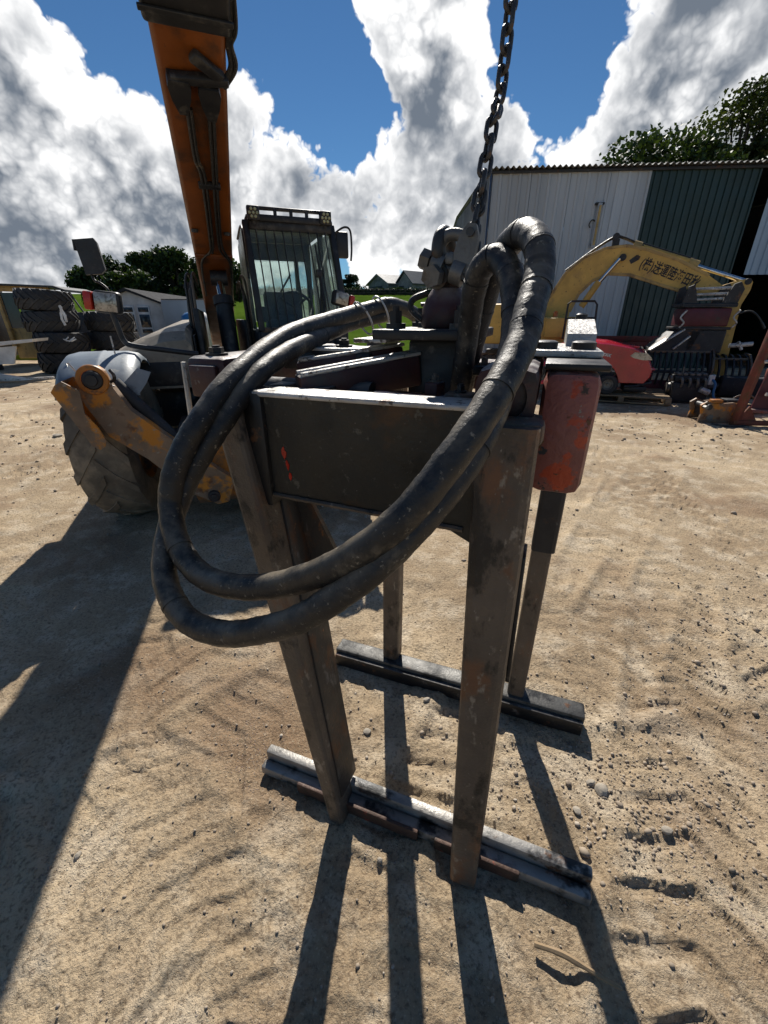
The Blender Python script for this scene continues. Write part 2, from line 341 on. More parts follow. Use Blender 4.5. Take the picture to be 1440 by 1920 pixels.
# pressed tyre tracks: (point, direction angle, half width, lug pitch, depth, fade seed)
TRACKS = [((0.98, 0.75), 58, .24, .15, .017, 3), ((-.50, .70), 112, .30, .19, .024, 4), ((1.35, 2.3), 52, .26, .13, .020, 5), ((2.6, 3.4), 75, .30, .18, .025, 6),
          ((-2.6, 2.7), 35, .28, .16, .022, 8), ((-3.6, 4.6), 22, .3, .18, .028, 9), ((-1.2, 1.5), 70, .26, .19, .018, 11), ((3.2, 5.2), 20, .3, .2, .028, 12), ((1.9, 1.5), 80, .24, .16, .018, 13), ((-4.6, 7.5), 12, .35, .2, .035, 14), ((2.6, 7.0), 8, .35, .2, .03, 15)]
_tr = random.Random(4)
for _k in range(14):
    _y = .4+_tr.random()**1.6*7; TRACKS.append(((_tr.uniform(-1.0, 1.0)*(_y+.4), _y), _tr.uniform(0, 180), _tr.uniform(.18, .3), _tr.uniform(.10, .17), _tr.uniform(.009, .014), 20+_k))
def ground_h(x, y):
    wx = x+.05*vnoise(x, y, 21, .4); wy = y+.05*vnoise(x, y, 22, .4)
    h = .045*vnoise(wx, wy, 1, 1.9)+.022*vnoise(wx, wy, 2, .62)+.016*vnoise(wx, wy, 3, .21)
    rough = .25+1.1*sstep(-.15, .25, vnoise(x, y, 8, .7)); h += rough*(.009*np.abs(vnoise(wx, wy, 4, .085))+.0045*vnoise(x, y, 5, .035)+.0045*vnoise(x, y, 6, .016))
    led = vnoise(wx*1.3, wy, 81, .13)+.5*vnoise(x, y, 82, .05); h += .0045*sstep(.02, .05, led)*rough   # crumbling ledges of pressed dirt
    # scuffed drag marks
    for k, (ang, sc) in enumerate(((62, .05), (20, .07), (108, .06))):
        a = R_(ang); t = x*math.cos(a)+y*math.sin(a); q = -x*math.sin(a)+y*math.cos(a)
        h += .010*vnoise(t*.12+9*k, q, 40+k, sc)*sstep(.02, .25, vnoise(x, y, 50+k, 1.1))
    for (px, py), ang, hw, pitch, dep, sd in TRACKS:
        a = R_(ang); dx, dy = x-px, y-py; t = dx*math.cos(a)+dy*math.sin(a); q = -dx*math.sin(a)+dy*math.cos(a)
        q = q+.04*np.sin(t*.9+sd)
        m = sstep(hw, hw*.75, np.abs(q))*sstep(3.2, 2.2, np.abs(t))
        ph = np.mod(t/pitch+.95*np.abs(q)/hw+.22*vnoise(x, y, 60+sd, .11), 1.0)
        lug = sstep(.0, .09, ph)*sstep(.40, .28, ph)*(.8+.6*vnoise(x, y, 62+sd, .06)+.4*vnoise(x, y, 63+sd, .02))
        rim = np.exp(-((ph-.43)/.075)**2)*(.5+1.0*vnoise(x, y, 64+sd, .04)+.5*vnoise(x, y, 65+sd, .018))
        keep = (.1+.9*sstep(-.18, .04, vnoise(x, y, 70+sd, .45)))*(.25+.75*sstep(-.2, .08, vnoise(x, y, 71+sd, 1.2)))
        h = np.maximum(h*(1-.45*m*keep), -.03)+m*keep*(-dep*.75*lug+dep*.55*rim-.003)
        h += np.exp(-((np.abs(q)-hw)/.035)**2)*sstep(3.2, 2.2, np.abs(t))*.010*keep
    # a boot print
    bx, by, ba = -.96, 1.06, R_(100); t = (x-bx)*math.cos(ba)+(y-by)*math.sin(ba); q = -(x-bx)*math.sin(ba)+(y-by)*math.cos(ba)
    m = sstep(.05, .042, np.abs(q)*(1+.25*np.sign(t)))*sstep(.15, .14, np.abs(t)); h += m*(-.010+.008*sstep(.3, .6, np.mod(t/.022, 1)))
    fade = sstep(22, 9, np.hypot(x, y))
    return h*(.15+.85*fade)
s_in = np.linspace(-1.32, 1.32, 640); ext = np.array([1.5, 1.9, 2.6, 4, 7, 14, 30])
S = np.concatenate([-ext[::-1], s_in, ext])
ys = [.12]
while ys[-1] < 16: ys.append(ys[-1]+.0052+.0042*ys[-1]+.0016*ys[-1]**2)
ys = np.array([-120, -60, -30, -12, -5, -2, -.8, -.25]+ys+[18, 21, 25, 30, 36, 44, 54, 66, 80, 96, 115, 140, 180, 260, 420])
SS, YY = np.meshgrid(S, ys); XX = np.clip(SS*(np.maximum(YY, .1)*1.0+.42), -420, 420)
XX = np.where(YY < -1, SS*14, XX)
ZZ = ground_h(XX, YY)*sstep(1.5, 1.34, np.abs(SS)); ZZ = np.where((YY < 0) | (YY > 17), 0, ZZ)+hill(YY)*(YY > 14)
ZZ = np.where(YY > 17, ZZ-.30*sstep(17, 19, YY), ZZ)
ny, nx = SS.shape; verts = np.stack([XX, YY, ZZ], -1).reshape(-1, 3)
i = np.arange(ny*nx).reshape(ny, nx); quads = np.stack([i[:-1, :-1], i[:-1, 1:], i[1:, 1:], i[1:, :-1]], -1).reshape(-1, 4)
def np_mesh(name, verts, quads, smooth=True):
    k = quads.shape[1]; me = bpy.data.meshes.new(name); me.vertices.add(len(verts)); me.vertices.foreach_set('co', verts.astype(np.float32).ravel())
    me.loops.add(quads.size); me.loops.foreach_set('vertex_index', quads.astype(np.int32).ravel()); me.polygons.add(len(quads))
    me.polygons.foreach_set('loop_start', np.arange(len(quads), dtype=np.int32)*k); me.update(calc_edges=True)
    if smooth: me.polygons.foreach_set('use_smooth', np.ones(len(quads), dtype=bool))
    return me
def dirt_material():
    m = bpy.data.materials.new('yard_dirt'); m.use_nodes = True; t = NT(m.node_tree); out = t.n('OutputMaterial'); b = t.n('BsdfPrincipled'); t.l(b.outputs[0], out.inputs[0])
    co = t.n('TexCoord').outputs['Object']
    col = t.mix(t.maprange(t.noise(co, .9, 6, .6), .32, .68, 0, 1), (.345, .252, .158, 1), (.58, .455, .30, 1))
    col = t.mix(t.maprange(t.noise(co, 4.5, 6, .62), .46, .66, 0, .75), col, (.68, .57, .42, 1))
    mp = t.n('Mapping'); mp.inputs['Location'].default_value = (4.2, 1.1, 0); t.l(co, mp.inputs[0])
    col = t.mix(t.maprange(t.noise(mp.outputs[0], .62, 5, .6), .50, .66, 0, .8), col, (.27, .175, .105, 1))      # damp reddish earth
    col = t.mix(t.maprange(t.noise(co, 70, 5, .7), .47, .66, 0, .75), col, (.165, .117, .076, 1))  # dark speckle: darker grains, plus crevice shade put into the colour
    col = t.mix(t.maprange(t.noise(co, 130, 3, .6), .56, .70, 0, .5), col, (.66, .55, .40, 1))
    vo = t.n('TexVoronoi'); vo.inputs['Scale'].default_value = 95; t.l(co, vo.inputs['Vector'])
    grit = t.maprange(vo.outputs['Distance'], .12, .30, 1, 0)
    sel = t.math('MULTIPLY', grit, t.maprange(t.noise(co, 2.3, 3, .5), .48, .62, 0, 1))
    gc = t.mix(t.n('SeparateColor').outputs[0] if False else .5, vo.outputs['Color'], (.4, .36, .30, 1))
    col = t.mix(t.math('MULTIPLY', sel, .55), col, t.mix(.75, gc, (.42, .37, .30, 1)))
    t.l(col, b.inputs['Base Color']); b.inputs['Roughness'].default_value = .95; b.inputs['Specular IOR Level'].default_value = .15
    bp = t.n('Bump'); bp.inputs['Strength'].default_value = 1.0; bp.inputs['Distance'].default_value = .0145
    h = t.math('ADD', t.math('ADD', t.noise(co, 24, 8, .72), t.math('MULTIPLY', t.noise(co, 85, 6, .7), .75)), t.math('MULTIPLY', sel, .30)); t.l(h, bp.inputs['Height']); t.l(bp.outputs[0], b.inputs['Normal'])
    return m
m_dirt = dirt_material()
gme = np_mesh('ground', verts, quads); gme.materials.append(m_dirt); ground = link('ground', gme); ground['kind'] = 'structure'; ground['label'] = 'tan rutted dirt yard with pressed tyre tracks'
# field on the rise behind the yard
def grass_mat():
    m = bpy.data.materials.new('field_grass'); m.use_nodes = True; t = NT(m.node_tree); out = t.n('OutputMaterial'); b = t.n('BsdfPrincipled'); t.l(b.outputs[0], out.inputs[0])
    co = t.n('TexCoord').outputs['Object']
    col = t.mix(t.maprange(t.noise(co, .12, 6, .6), .35, .65, 0, 1), (.075, .135, .018, 1), (.12, .20, .028, 1))
    col = t.mix(t.maprange(t.noise(co, 2.2, 5, .7), .5, .7, 0, .6), col, (.05, .10, .015, 1)); t.l(col, b.inputs['Base Color']); b.inputs['Roughness'].default_value = 1; b.inputs['Specular IOR Level'].default_value = 0
    tl = t.n('BsdfTranslucent'); tl.inputs[0].default_value = (.14, .22, .025, 1); mx = t.n('MixShader'); mx.inputs[0].default_value = .3
    t.l(b.outputs[0], mx.inputs[1]); t.l(tl.outputs[0], mx.inputs[2]); t.l(mx.outputs[0], out.inputs[0])
    bp = t.n('Bump'); bp.inputs['Strength'].default_value = 1; bp.inputs['Distance'].default_value = .2; t.l(t.noise(co, 3, 6, .7), bp.inputs['Height']); t.l(bp.outputs[0], b.inputs['Normal'])
    return m
m_grass = grass_mat()
fx = np.linspace(-150, 150, 61); fy = np.concatenate([np.linspace(19.5, 120, 60), [140, 170, 220, 300, 420]]); FX, FY = np.meshgrid(fx, fy)
FZ = hill(FY)+.12*vnoise(FX, FY, 31, 6)*sstep(20, 30, FY)-.02
i = np.arange(FX.size).reshape(FX.shape); fme = np_mesh('field', np.stack([FX, FY, FZ], -1).reshape(-1, 3), np.stack([i[:-1, :-1], i[:-1, 1:], i[1:, 1:], i[1:, :-1]], -1).reshape(-1, 4))
fme.materials.append(m_grass); field = link('field', fme); field['kind'] = 'structure'; field['label'] = 'bright green grass field on the rise behind the yard'

# ------------------------------------------------------------------ the block grab standing in the middle of the yard
GR = thing('clamp_grab', 'rusty dark steel clamping grab standing on two long foot bars in the foreground', 'grab', (0.1885, 1.1040, 0), R_(-20.5))
def g(u, v, z): return (u+.21, v-1.1, z)
def gbox(m, u0, u1, v0, v1, z0, z1, r=.006, rot=None): return m.box(g((u0+u1)/2, (v0+v1)/2, (z0+z1)/2), (u1-u0, v1-v0, z1-z0), r, rot)
# foot bars: a bright rail behind a lower, dirtier one
fb = gbox(MB(), -.775, .343, .810, .845, .004, .080, .006).build('foot_bar', m_bar, GR)
gbox(MB(), -.777, .345, .772, .8095, .002, .044, .008).build('lower_rail', m_bar, fb)
for u0, u1 in ((-.615, -.17), (-.115, .145)):
    gbox(MB(), u0, u1, .759, .7715, .004, .052, .004).build('wear_plate', m_wear, fb)
bb = gbox(MB(), -.765, .352, 1.372, 1.452, .004, .090, .008).build('foot_bar', m_bar2, GR)
gbox(MB(), -.760, .347, 1.352, 1.3715, .006, .072, .004).build('rubber_facing', m_black, bb)
# legs
def leg(name, p, q, a0, b0, a1, b1, m=m_leg):
    return MB().taper(g(*p), g(*q), a0, b0, a1, b1, .17).build(name, m, GR, angle=20)
l = leg('leg', (-.012, .742, .004), (-.052, .835, 1.372), .039, .045, .057, .075)
MB().beam(g(.020, .80, .78), g(.0115, .825, 1.10), .010, .08, .003, up=(0, 1, 0)).build('stiffener', m_black, l)
l = leg('leg', (-.440, .765, .004), (-.690, .858, 1.385), .027, .048, .037, .085)
MB().beam(g(-.432, .80, .10), g(-.612, .90, 1.16), .014, .11, .003, up=(0, 1, 0)).build('stiffener', m_grab, l)
MB().prism([(0, 0), (.115, 0), (.115, .10), (.03, .28), (0, .28)], g(-.60, .90, .86), (1, 0, 0), (0, 0, 1), (0, 1, 0), 0, .016).build('gusset_plate', m_grab, l)
rf = random.Random(2)
for du, dz, sz in ((-.553, 1.262, .013), (-.546, 1.232, .011), (-.541, 1.203, .008)):
    n_ = 9; pl = [(sz*.55*rf.uniform(.5, 1.1)*math.cos(6.283*i/n_), sz*1.25*rf.uniform(.5, 1.1)*math.sin(6.283*i/n_)) for i in range(n_)]
    MB().prism(pl, g(du, .8035, dz), (1, 0, 0), (0, 0, 1), (0, 1, 0), 0, .0012).build('red_paint_fleck', m_redlens, GR, smooth=False)
l = leg('leg', (-.495, 1.440, .086), (-.495, 1.440, 1.40), .037, .040, .037, .040)
l = leg('leg', (.077, 1.425, .086), (.077, 1.425, 1.40), .034, .038, .034, .038)
leg('leg_sleeve', (.080, 1.425, .80), (.080, 1.425, 1.36), .040, .044, .040, .044, m_dark)
# front crossbeam between the front legs
pb = MB(); poly = [(-.625, 1.165), (-.60, 1.150), (-.47, 1.150), (-.45, 1.140), (-.16, 1.135), (-.10, 1.105), (-.075, 1.12), (-.075, 1.392), (-.625, 1.392)]
pb.prism(poly, g(0, 0, 0), (1, 0, 0), (0, 0, 1), (0, 1, 0), .805, .835)
fp = pb.build('front_crossbeam', m_plate, GR, smooth=False)
MB().box(g(-.34, .835, 1.3945), (.555, .085, .012), .005).build('top_flange', m_bright, fp)  # pale colour stands in for glare along the beam's top
gbox(MB(), -.60, -.10, .806, .876, 1.10, 1.105, .002).build('lower_flange', m_leg, fp) if False else None
for p, q in (((-.612, .800, 1.16), (-.620, .800, 1.385)), ((-.086, .800, 1.11), (-.10, .800, 1.385)), ((-.60, .803, 1.150), (-.12, .803, 1.136))):
    rw = random.Random(int(abs(p[2])*1000)); pts_ = [Vector(g(*p)).lerp(Vector(g(*q)), t) for t in np.linspace(0, 1, 40)]
    MB().tube(pts_, [.0055*(1+.35*rw.random()) for _ in pts_], 6).build('weld_bead', m_leg, fp)
gbox(MB(), -.645, -.592, .792, .872, 1.12, 1.402, .008).build('leg_bracket', m_black, GR)
gbox(MB(), -.112, .012, .782, .85, 1.335, 1.378, .012).build('leg_shoulder', m_leg, GR)
# left telescopic beam
lb = gbox(MB(), -.925, -.795, .93, 1.62, 1.345, 1.455, .018).build('side_beam', m_redd, GR)
gbox(MB(), -.905, -.815, .915, .931, 1.352, 1.435, .006).build('end_plate', m_redd, lb)
MB().bolt(g(-.86, .985, 1.455), .020, .026).build('bolt', m_black, lb); MB().bolt(g(-.86, 1.28, 1.455), .020, .026).build('bolt', m_black, lb)
MB().tube([g(-.93, .93, 1.44), g(-.935, .925, 1.30), g(-.93, .93, 1.18)], .007, 6).build('grease_pipe', m_bright, lb)
# right telescopic beam: square tube with an open end and the red sleeve beside it
rb = MB(); 
u0, u1, v0, v1, z0, z1 = -.128, -.012, .842, 1.34, 1.352, 1.462
gbox(rb, u0, u1, v0+.02, v1, z0, z1, .018)
RB = rb.build('side_beam', m_redd, GR)
ring = MB(); cc = g((u0+u1)/2, v0+.012, (z0+z1)/2)
outer = [(math.copysign(min(abs(math.cos(a))**.5*.058, .058), math.cos(a)), math.copysign(abs(math.sin(a))**.5*.055, math.sin(a))) for a in np.linspace(0, 2*math.pi, 33)[:-1]]
inner = [(math.cos(a)*.030+.012, math.sin(a)*.040) for a in np.linspace(0, 2*math.pi, 33)[:-1]]
vs = [(cc[0]+x, cc[1], cc[2]+y) for x, y in outer]+[(cc[0]+x, cc[1]-.004, cc[2]+y) for x, y in inner]+[(cc[0]+x, cc[1]+.02, cc[2]+y) for x, y in inner]
n = 32; fs = [(i, (i+1) % n, n+(i+1) % n, n+i) for i in range(n)]+[(n+i, n+(i+1) % n, 2*n+(i+1) % n, 2*n+i) for i in range(n)]
ring.add(vs, fs); ring.build('end_ring', m_redd, RB)
MB().lathe([(.0001, -.002), (.028, -.002), (.033, .004)], 24, 'Y', g(-.058, v0+.0265, 1.407)).build('orange_plug', m_amber, RB)
SL = MB(); gbox(SL, -.004, .108, .945, 1.26, 1.185, 1.452, .026)
sl = SL.build('red_sleeve', m_red, GR); sl['label'] = 'chipped red sleeve with bare grey patches'
gbox(MB(), -.006, .118, .955, 1.28, 1.4525, 1.466, .004).build('clamp_strip', m_black, sl)
tp = gbox(MB(), -.055, .112, 1.09, 1.40, 1.467, 1.482, .004).build('top_plate', m_bright, GR)
for u, v in ((-.012, 1.15), (.072, 1.15)): MB().lathe([(.0001, .018), (.020, .018), (.027, .015), (.027, 0), (.0001, 0)], 16, 'Z', g(u, v, 1.482)).build('bolt', m_black, tp)
hb = MB().prism([(1.245, 1.482), (1.50, 1.482), (1.50, 1.545), (1.42, 1.545), (1.255, 1.512)], g(0, 0, 0), (0, 1, 0), (0, 0, 1), (1, 0, 0), .035, .104).build('raised_block', m_bright, GR, smooth=False)
MB().lathe([(.0001, .016), (.011, .016), (.016, .012), (.016, 0), (.0001, 0)], 12, 'Z', g(.07, 1.45, 1.545)).build('bolt', m_black, hb)
# rear crossbeam and the two diagonal arms to the middle
gbox(MB(), -.80, -.02, 1.46, 1.56, 1.33, 1.42, .012).build('rear_crossbeam', m_redd, GR)
def arm(p, q, w, h, m=m_redd):
    o = MB().beam(g(*p), g(*q), w, h, .006).build('cross_arm', m, GR)
    a, b = Vector(g(*p)), Vector(g(*q)); d = (b-a).normalized(); s = d.cross(Vector((0, 0, 1)))*(w*.5-.010); zt = Vector((0, 0, h/2+.0045))
    MB().beam(a+s+zt, b+s+zt, .018, .009, .003).build('arm_flange', m_bright, o); MB().beam(a-s+zt, b-s+zt, .018, .009, .003).build('arm_flange', m_bright, o)  # pale strips put sunlight into the colour of the arm's top edges
arm((-.56, .91, 1.385), (-.33, 1.12, 1.425), .070, .075)
arm((-.66, 1.08, 1.395), (-.40, 1.22, 1.435), .080, .085)
sb = gbox(MB(), -.74, -.46, 1.12, 1.24, 1.41, 1.462, .008).build('slide_block', m_black, GR)
gbox(MB(), -.735, -.465, 1.125, 1.235, 1.463, 1.472, .003).build('block_cover', m_bright, sb)
for u in (-.70, -.56): MB().bolt(g(u, 1.17, 1.472), .016, .024).build('bolt', m_black, sb)
cy = MB().cyl(g(-.70, .99, 1.37), g(-.40, .99, 1.37), .035, seg=18).build('clamp_cylinder', m_black, GR); MB().cyl(g(-.40, .99, 1.37), g(-.13, .99, 1.37), .018, seg=14).build('piston_rod', m_chrome, cy)
for u in (-.62, -.50): MB().box(g(u, .93, 1.375), (.05, .06, .05), .006).build('valve_block', m_black, cy)
rk = random.Random(8)
for k, (u, v, z) in enumerate(((-.52, .96, 1.385), (-.24, .98, 1.39), (-.17, .93, 1.385), (-.15, 1.12, 1.43), (-.62, 1.30, 1.46), (-.55, 1.38, 1.46), (-.10, 1.25, 1.475))):
    s1, s2, s3 = rk.uniform(.03, .08), rk.uniform(.03, .07), rk.uniform(.02, .05)
    o = MB().box(g(u, v, z), (s1, s2, s3), .005, Matrix.Rotation(rk.uniform(-.5, .5), 4, 'Z')).build('mounting_bracket', (m_black, m_redd, m_leg)[k % 3], GR)
    MB().bolt(g(u, v, z+s3/2), .009, .018).build('bolt', m_leg if k % 2 else m_black, o)
# middle column with the swivel head
ctr = gbox(MB(), -.345, -.205, 1.10, 1.31, 1.22, 1.50, .01).build('centre_column', m_black, GR)
cp = gbox(MB(), -.405, -.165, 1.00, 1.36, 1.5015, 1.5245, .004).build('swivel_plate', m_black, GR)
for u, v in ((-.365, 1.06), (-.325, 1.20), (-.205, 1.05), (-.375, 1.31), (-.20, 1.31)): MB().bolt(g(u, v, 1.5245), .016, .050).build('bolt', m_black, cp)
gbox(MB(), -.50, -.405, 1.10, 1.45, 1.488, 1.499, .003).build('side_plate', m_bright, GR)
for u in (-.37, -.31): 
    vv = MB(); gbox(vv, u-.012, u+.012, 1.55, 1.58, 1.50, 1.56, .004); vv.build('ball_valve', m_blue, GR)
    MB().tube([g(u, 1.56, 1.562), g(u-.02, 1.56, 1.590), g(u-.075, 1.56, 1.590)], .007, 8).build('valve_lever', m_black, GR)
sw = MB(); sw.lathe([(.0001, 0), (.056, 0), (.062, .01), (.060, .045), (.052, .066), (.042, .082), (.036, .09), (.0001, .09)], 24, 'Z', g(-.262, 1.15, 1.5245)); SW = sw.build('swivel_head', m_redd, GR)
MB().prism([(-.032, 0), (.032, 0), (.030, .03), (.016, .05), (-.016, .05), (-.030, .03)], g(-.262, 1.15, 1.610), (1, 0, 0), (0, 0, 1), (0, 1, 0), -.014, .014).build('lifting_lug', m_redd, SW)
MB().tube(spline([g(-.30, 1.14, 1.53), g(-.345, 1.13, 1.565), g(-.345, 1.13, 1.590), g(-.31, 1.14, 1.605)], 6), .008, 8).build('grease_hose', m_hose, SW)

# ------------------------------------------------------------------ shackles and chain
def bow(c, w, h, r, yaw, tilt=0.0, pinmat=None, name='bow', label=None, cat=None):
    """bow shackle: round bow above, pin across the bottom"""
    root = thing('bow_shackle', label, cat, c, yaw)
    M = Matrix.Rotation(tilt, 3, 'Y')
    pts = [Vector((-w*.42, 0, 0)), Vector((-w*.46, 0, h*.25)), Vector((-w*.62, 0, h*.55)), Vector((-w*.45, 0, h*.88)), Vector((0, 0, h)), Vector((w*.45, 0, h*.88)), Vector((w*.62, 0, h*.55)), Vector((w*.46, 0, h*.25)), Vector((w*.42, 0, 0))]
    MB().tube([M @ p for p in spline(pts, 6)], r, 12).build('bow', m_shack if pinmat is None else pinmat, root)
    e = MB()
    for sx in (-1, 1): e.cyl(M @ Vector((sx*w*.42-r*1.1, 0, 0)), M @ Vector((sx*w*.42+r*1.1, 0, 0)), r*2.0, seg=16)
    e.build('eye', m_shack if pinmat is None else pinmat, root)
    p = MB().cyl(M @ Vector((-w*.42-r*2.2, 0, 0)), M @ Vector((w*.42+r*3.2, 0, 0)), r*1.05, seg=12).build('pin', m_chain, root)
    MB().cyl(M @ Vector((-w*.42-r*3.4, 0, 0)), M @ Vector((-w*.42-r*1.6, 0, 0)), r*1.7, seg=6).build('nut', m_shack, root)
    return root
ctrW = Vector((0.1885, 1.1040, 0)); 
def gw(u, v, z):
    a = R_(-20.5); return Vector((u*math.cos(a)-v*math.sin(a), u*math.sin(a)+v*math.cos(a), z))
lug = gw(-.262, 1.15, 1.628)
bow(lug+Vector((-.010, .004, .016)), .062, .088, .0145, R_(58), R_(-6), m_chain, label='dark rusty bow shackle through the lug of the grab', cat='shackle')
bow(lug+Vector((-.004, -.030, .026)), .062, .070, .0135, R_(-24), R_(20), m_shack, label='pale galvanised shackle just above the grab swivel', cat='shackle')
gh = thing('clevis_hook', 'grey forged clevis hook hanging between the shackle and the chain', 'hook', lug+Vector((.030, -.046, .050)), R_(-20))
MB().prism([(-.026, -.026), (.004, -.050), (.020, -.026), (.030, .030), (.022, .056), (.004, .062), (-.012, .046), (-.026, .006)], (0, 0, 0), (1, 0, .2), (0, 0, 1), (0, 1, 0), -.013, .013).build('hook_body', m_shack, gh)
MB().cyl((.012, -.026, .044), (.012, .026, .044), .009, seg=12).build('clevis_pin', m_chain, gh)
MB().box((-.034, 0, -.004), (.022, .034, .026), .007).build('latch', m_shack, gh)
CH = thing('lifting_chain', 'heavy dark link chain rising from the grab out of the top of the picture', 'chain', (0, 0, 0))
lk = MB(); pts = []
Lh, Rw = .0116, .0125     # half straight length, bend radius (to wire centre)
for k in range(9): a = -math.pi/2+math.pi*k/8; pts.append((Rw*math.cos(a)*1.0, 0, 0)); 
pts = [(Rw*math.sin(a), 0, Lh+Rw*math.cos(a)) for a in np.linspace(-math.pi/2, math.pi/2, 8)]+[(Rw*math.sin(a), 0, -Lh+Rw*math.cos(a)) for a in np.linspace(math.pi/2, 1.5*math.pi, 8)]
lk.tube(pts, .0056, 8, closed=True); lk_me = lk.mesh('link'); lk_me.materials.append(m_chain); smooth_mesh(lk_me)
c0 = Vector((0.2103, 1.18, 1.713)); c1 = Vector((0.2461, 1.236, 1.938)); c2 = Vector((0.2838, 1.327, 2.193)); c3 = Vector((.285, 1.30, 3.46))
path = spline([c0, c1, c2, c3], 60); acc_l = [0]
for a, b in zip(path, path[1:]): acc_l.append(acc_l[-1]+(b-a).length)
pitch = .0362; k = 0; sdist = pitch/2
while sdist < acc_l[-1]:
    j = max(i for i in range(len(acc_l)) if acc_l[i] <= sdist); j = min(j, len(path)-2)
    t = (sdist-acc_l[j])/(acc_l[j+1]-acc_l[j]); p = path[j].lerp(path[j+1], t); d = (path[j+1]-path[j]).normalized()
    q = d.to_track_quat('Z', 'Y'); tw = R_(38)*math.sin(k*.16)+R_(90)*(k % 2)+R_(18)
    o = link('link', lk_me, CH); o.rotation_mode = 'QUATERNION'; o.rotation_quaternion = q @ Matrix.Rotation(tw, 3, 'Z').to_quaternion(); o.location = p
    k += 1; sdist += pitch
SC = thing('short_chain', 'short slack end of lighter chain dangling beside the grab shackle', 'chain', (0, 0, 0))
s0, s1 = Vector((0.2335, 1.224, 1.829)), Vector((0.2046, 1.136, 1.653)); n = 9
for k in range(n):
    p = s0.lerp(s1, k/(n-1))+Vector((.006*math.sin(k*1.3), .006*math.cos(k*.9), 0)); d = (s1-s0).normalized()
    o = link('link', lk_me, SC); o.scale = (.74, .74, .74); o.rotation_mode = 'QUATERNION'; o.rotation_quaternion = d.to_track_quat('Z', 'Y') @ Matrix.Rotation(R_(90)*(k % 2)+.4, 3, 'Z').to_quaternion(); o.location = p

# ------------------------------------------------------------------ the two big hydraulic hoses looped over the front
def hose(label, pts, r, bands):
    P = spline(pts, 14); root = thing('hydraulic_hose', label, 'hose', (0, 0, 0))
    n = len(P); rr = [r*(1+.018*math.sin(i*.9)+.012*math.sin(i*2.3+1)) for i in range(n)]
    h = MB().tube(P, rr, 22).build('hose_body', m_hose, root, angle=60)
    for f in bands:
        i = int(f*(n-1)); i = max(1, min(n-2, i)); d = (P[i+1]-P[i-1]).normalized()
        MB().tube([P[i]-d*.0035, P[i]+d*.0035], r*1.045, 22).build('tape_edge', m_hose, root)
    return root
HA = hose('black hydraulic hose with the taller arch and the upper of the two hanging loops', [(0.2171, 1.186, 1.348), (0.22, 1.152, 1.416), (0.2223, 1.101, 1.497), (0.229, 1.061, 1.575), (0.2347, 1.012, 1.637), (0.2379, 0.9411, 1.674), (0.2514, 0.8801, 1.685), (0.2584, 0.8176, 1.657), (0.2528, 0.7785, 1.609), (0.2318, 0.7348, 1.563), (0.2076, 0.6821, 1.509), (0.1577, 0.6135, 1.445), (0.0975, 0.5632, 1.373), (0.02308, 0.5386, 1.285), (-0.07558, 0.5577, 1.196), (-0.1897, 0.6152, 1.119), (-0.2905, 0.66, 1.085), (-0.3726, 0.7083, 1.082), (-0.4319, 0.763, 1.116), (-0.4615, 0.8176, 1.174), (-0.4518, 0.8361, 1.237), (-0.4255, 0.8593, 1.298), (-0.3902, 0.8907, 1.354), (-0.3435, 0.9916, 1.428), (-0.2656, 1.215, 1.504), (-0.1608, 1.41, 1.543), (-0.04519, 1.569, 1.576), (0.02808, 1.63, 1.589), (0.1093, 1.717, 1.563), (0.1495, 1.774, 1.518)], .0245, (.10, .155, .20, .245, .29, .33, .375, .62, .92))
HB = hose('black hydraulic hose with the lower arch and the lower hanging loop', [(0.1867, 1.063, 1.369), (0.1859, 1.031, 1.442), (0.1875, 1.006, 1.529), (0.1852, 0.9705, 1.595), (0.1913, 0.9454, 1.636), (0.2127, 0.9199, 1.652), (0.2315, 0.8791, 1.624), (0.2365, 0.8382, 1.572), (0.2265, 0.7842, 1.503), (0.1885, 0.7101, 1.416), (0.1354, 0.6337, 1.347), (0.06513, 0.5734, 1.277), (-0.02462, 0.5397, 1.193), (-0.1309, 0.5475, 1.104), (-0.2153, 0.5735, 1.053), (-0.2962, 0.602, 1.02), (-0.3759, 0.6425, 1.012), (-0.4286, 0.6869, 1.036), (-0.4595, 0.7384, 1.075), (-0.4664, 0.8049, 1.135), (-0.4447, 0.8604, 1.206), (-0.4069, 0.8843, 1.269), (-0.3562, 0.9183, 1.342), (-0.3015, 1.023, 1.424), (-0.2515, 1.165, 1.468), (-0.1955, 1.322, 1.496), (-0.115, 1.515, 1.531), (-0.01497, 1.614, 1.555), (0.02308, 1.66, 1.559)], .0245, (.12, .17, .215, .26, .30, .35, .60, .90))
for lab, (x, y, x2, y2, dd) in {'near': (675, 583, 688, 612, 1.385), 'far': (708, 572, 720, 603, 1.445)}.items():
    a, b = Vector((-0.07875, 1.516, 1.569)) if lab == 'near' else Vector((-0.02017, 1.597, 1.588)), Vector((-0.05764, 1.538, 1.522)) if lab == 'near' else Vector((-0.003769, 1.616, 1.535))
    c = (a+b)/2; ax = (Vector((0.02808, 1.629, 1.587))-Vector((-0.1364, 1.458, 1.527))).normalized(); v1 = (b-a).normalized(); v2 = ax.cross(v1)
    o = MB().tube([c+v1*math.cos(t)*.058+v2*math.sin(t)*.034 for t in np.linspace(0, 2*math.pi, 33)[:-1]], .0035, 6, closed=True).build('hose_tie', m_bright)
    tag(o, 'thin steel ring tying the two hoses together, the one nearer the '+('camera' if lab == 'near' else 'swivel'), 'ring')

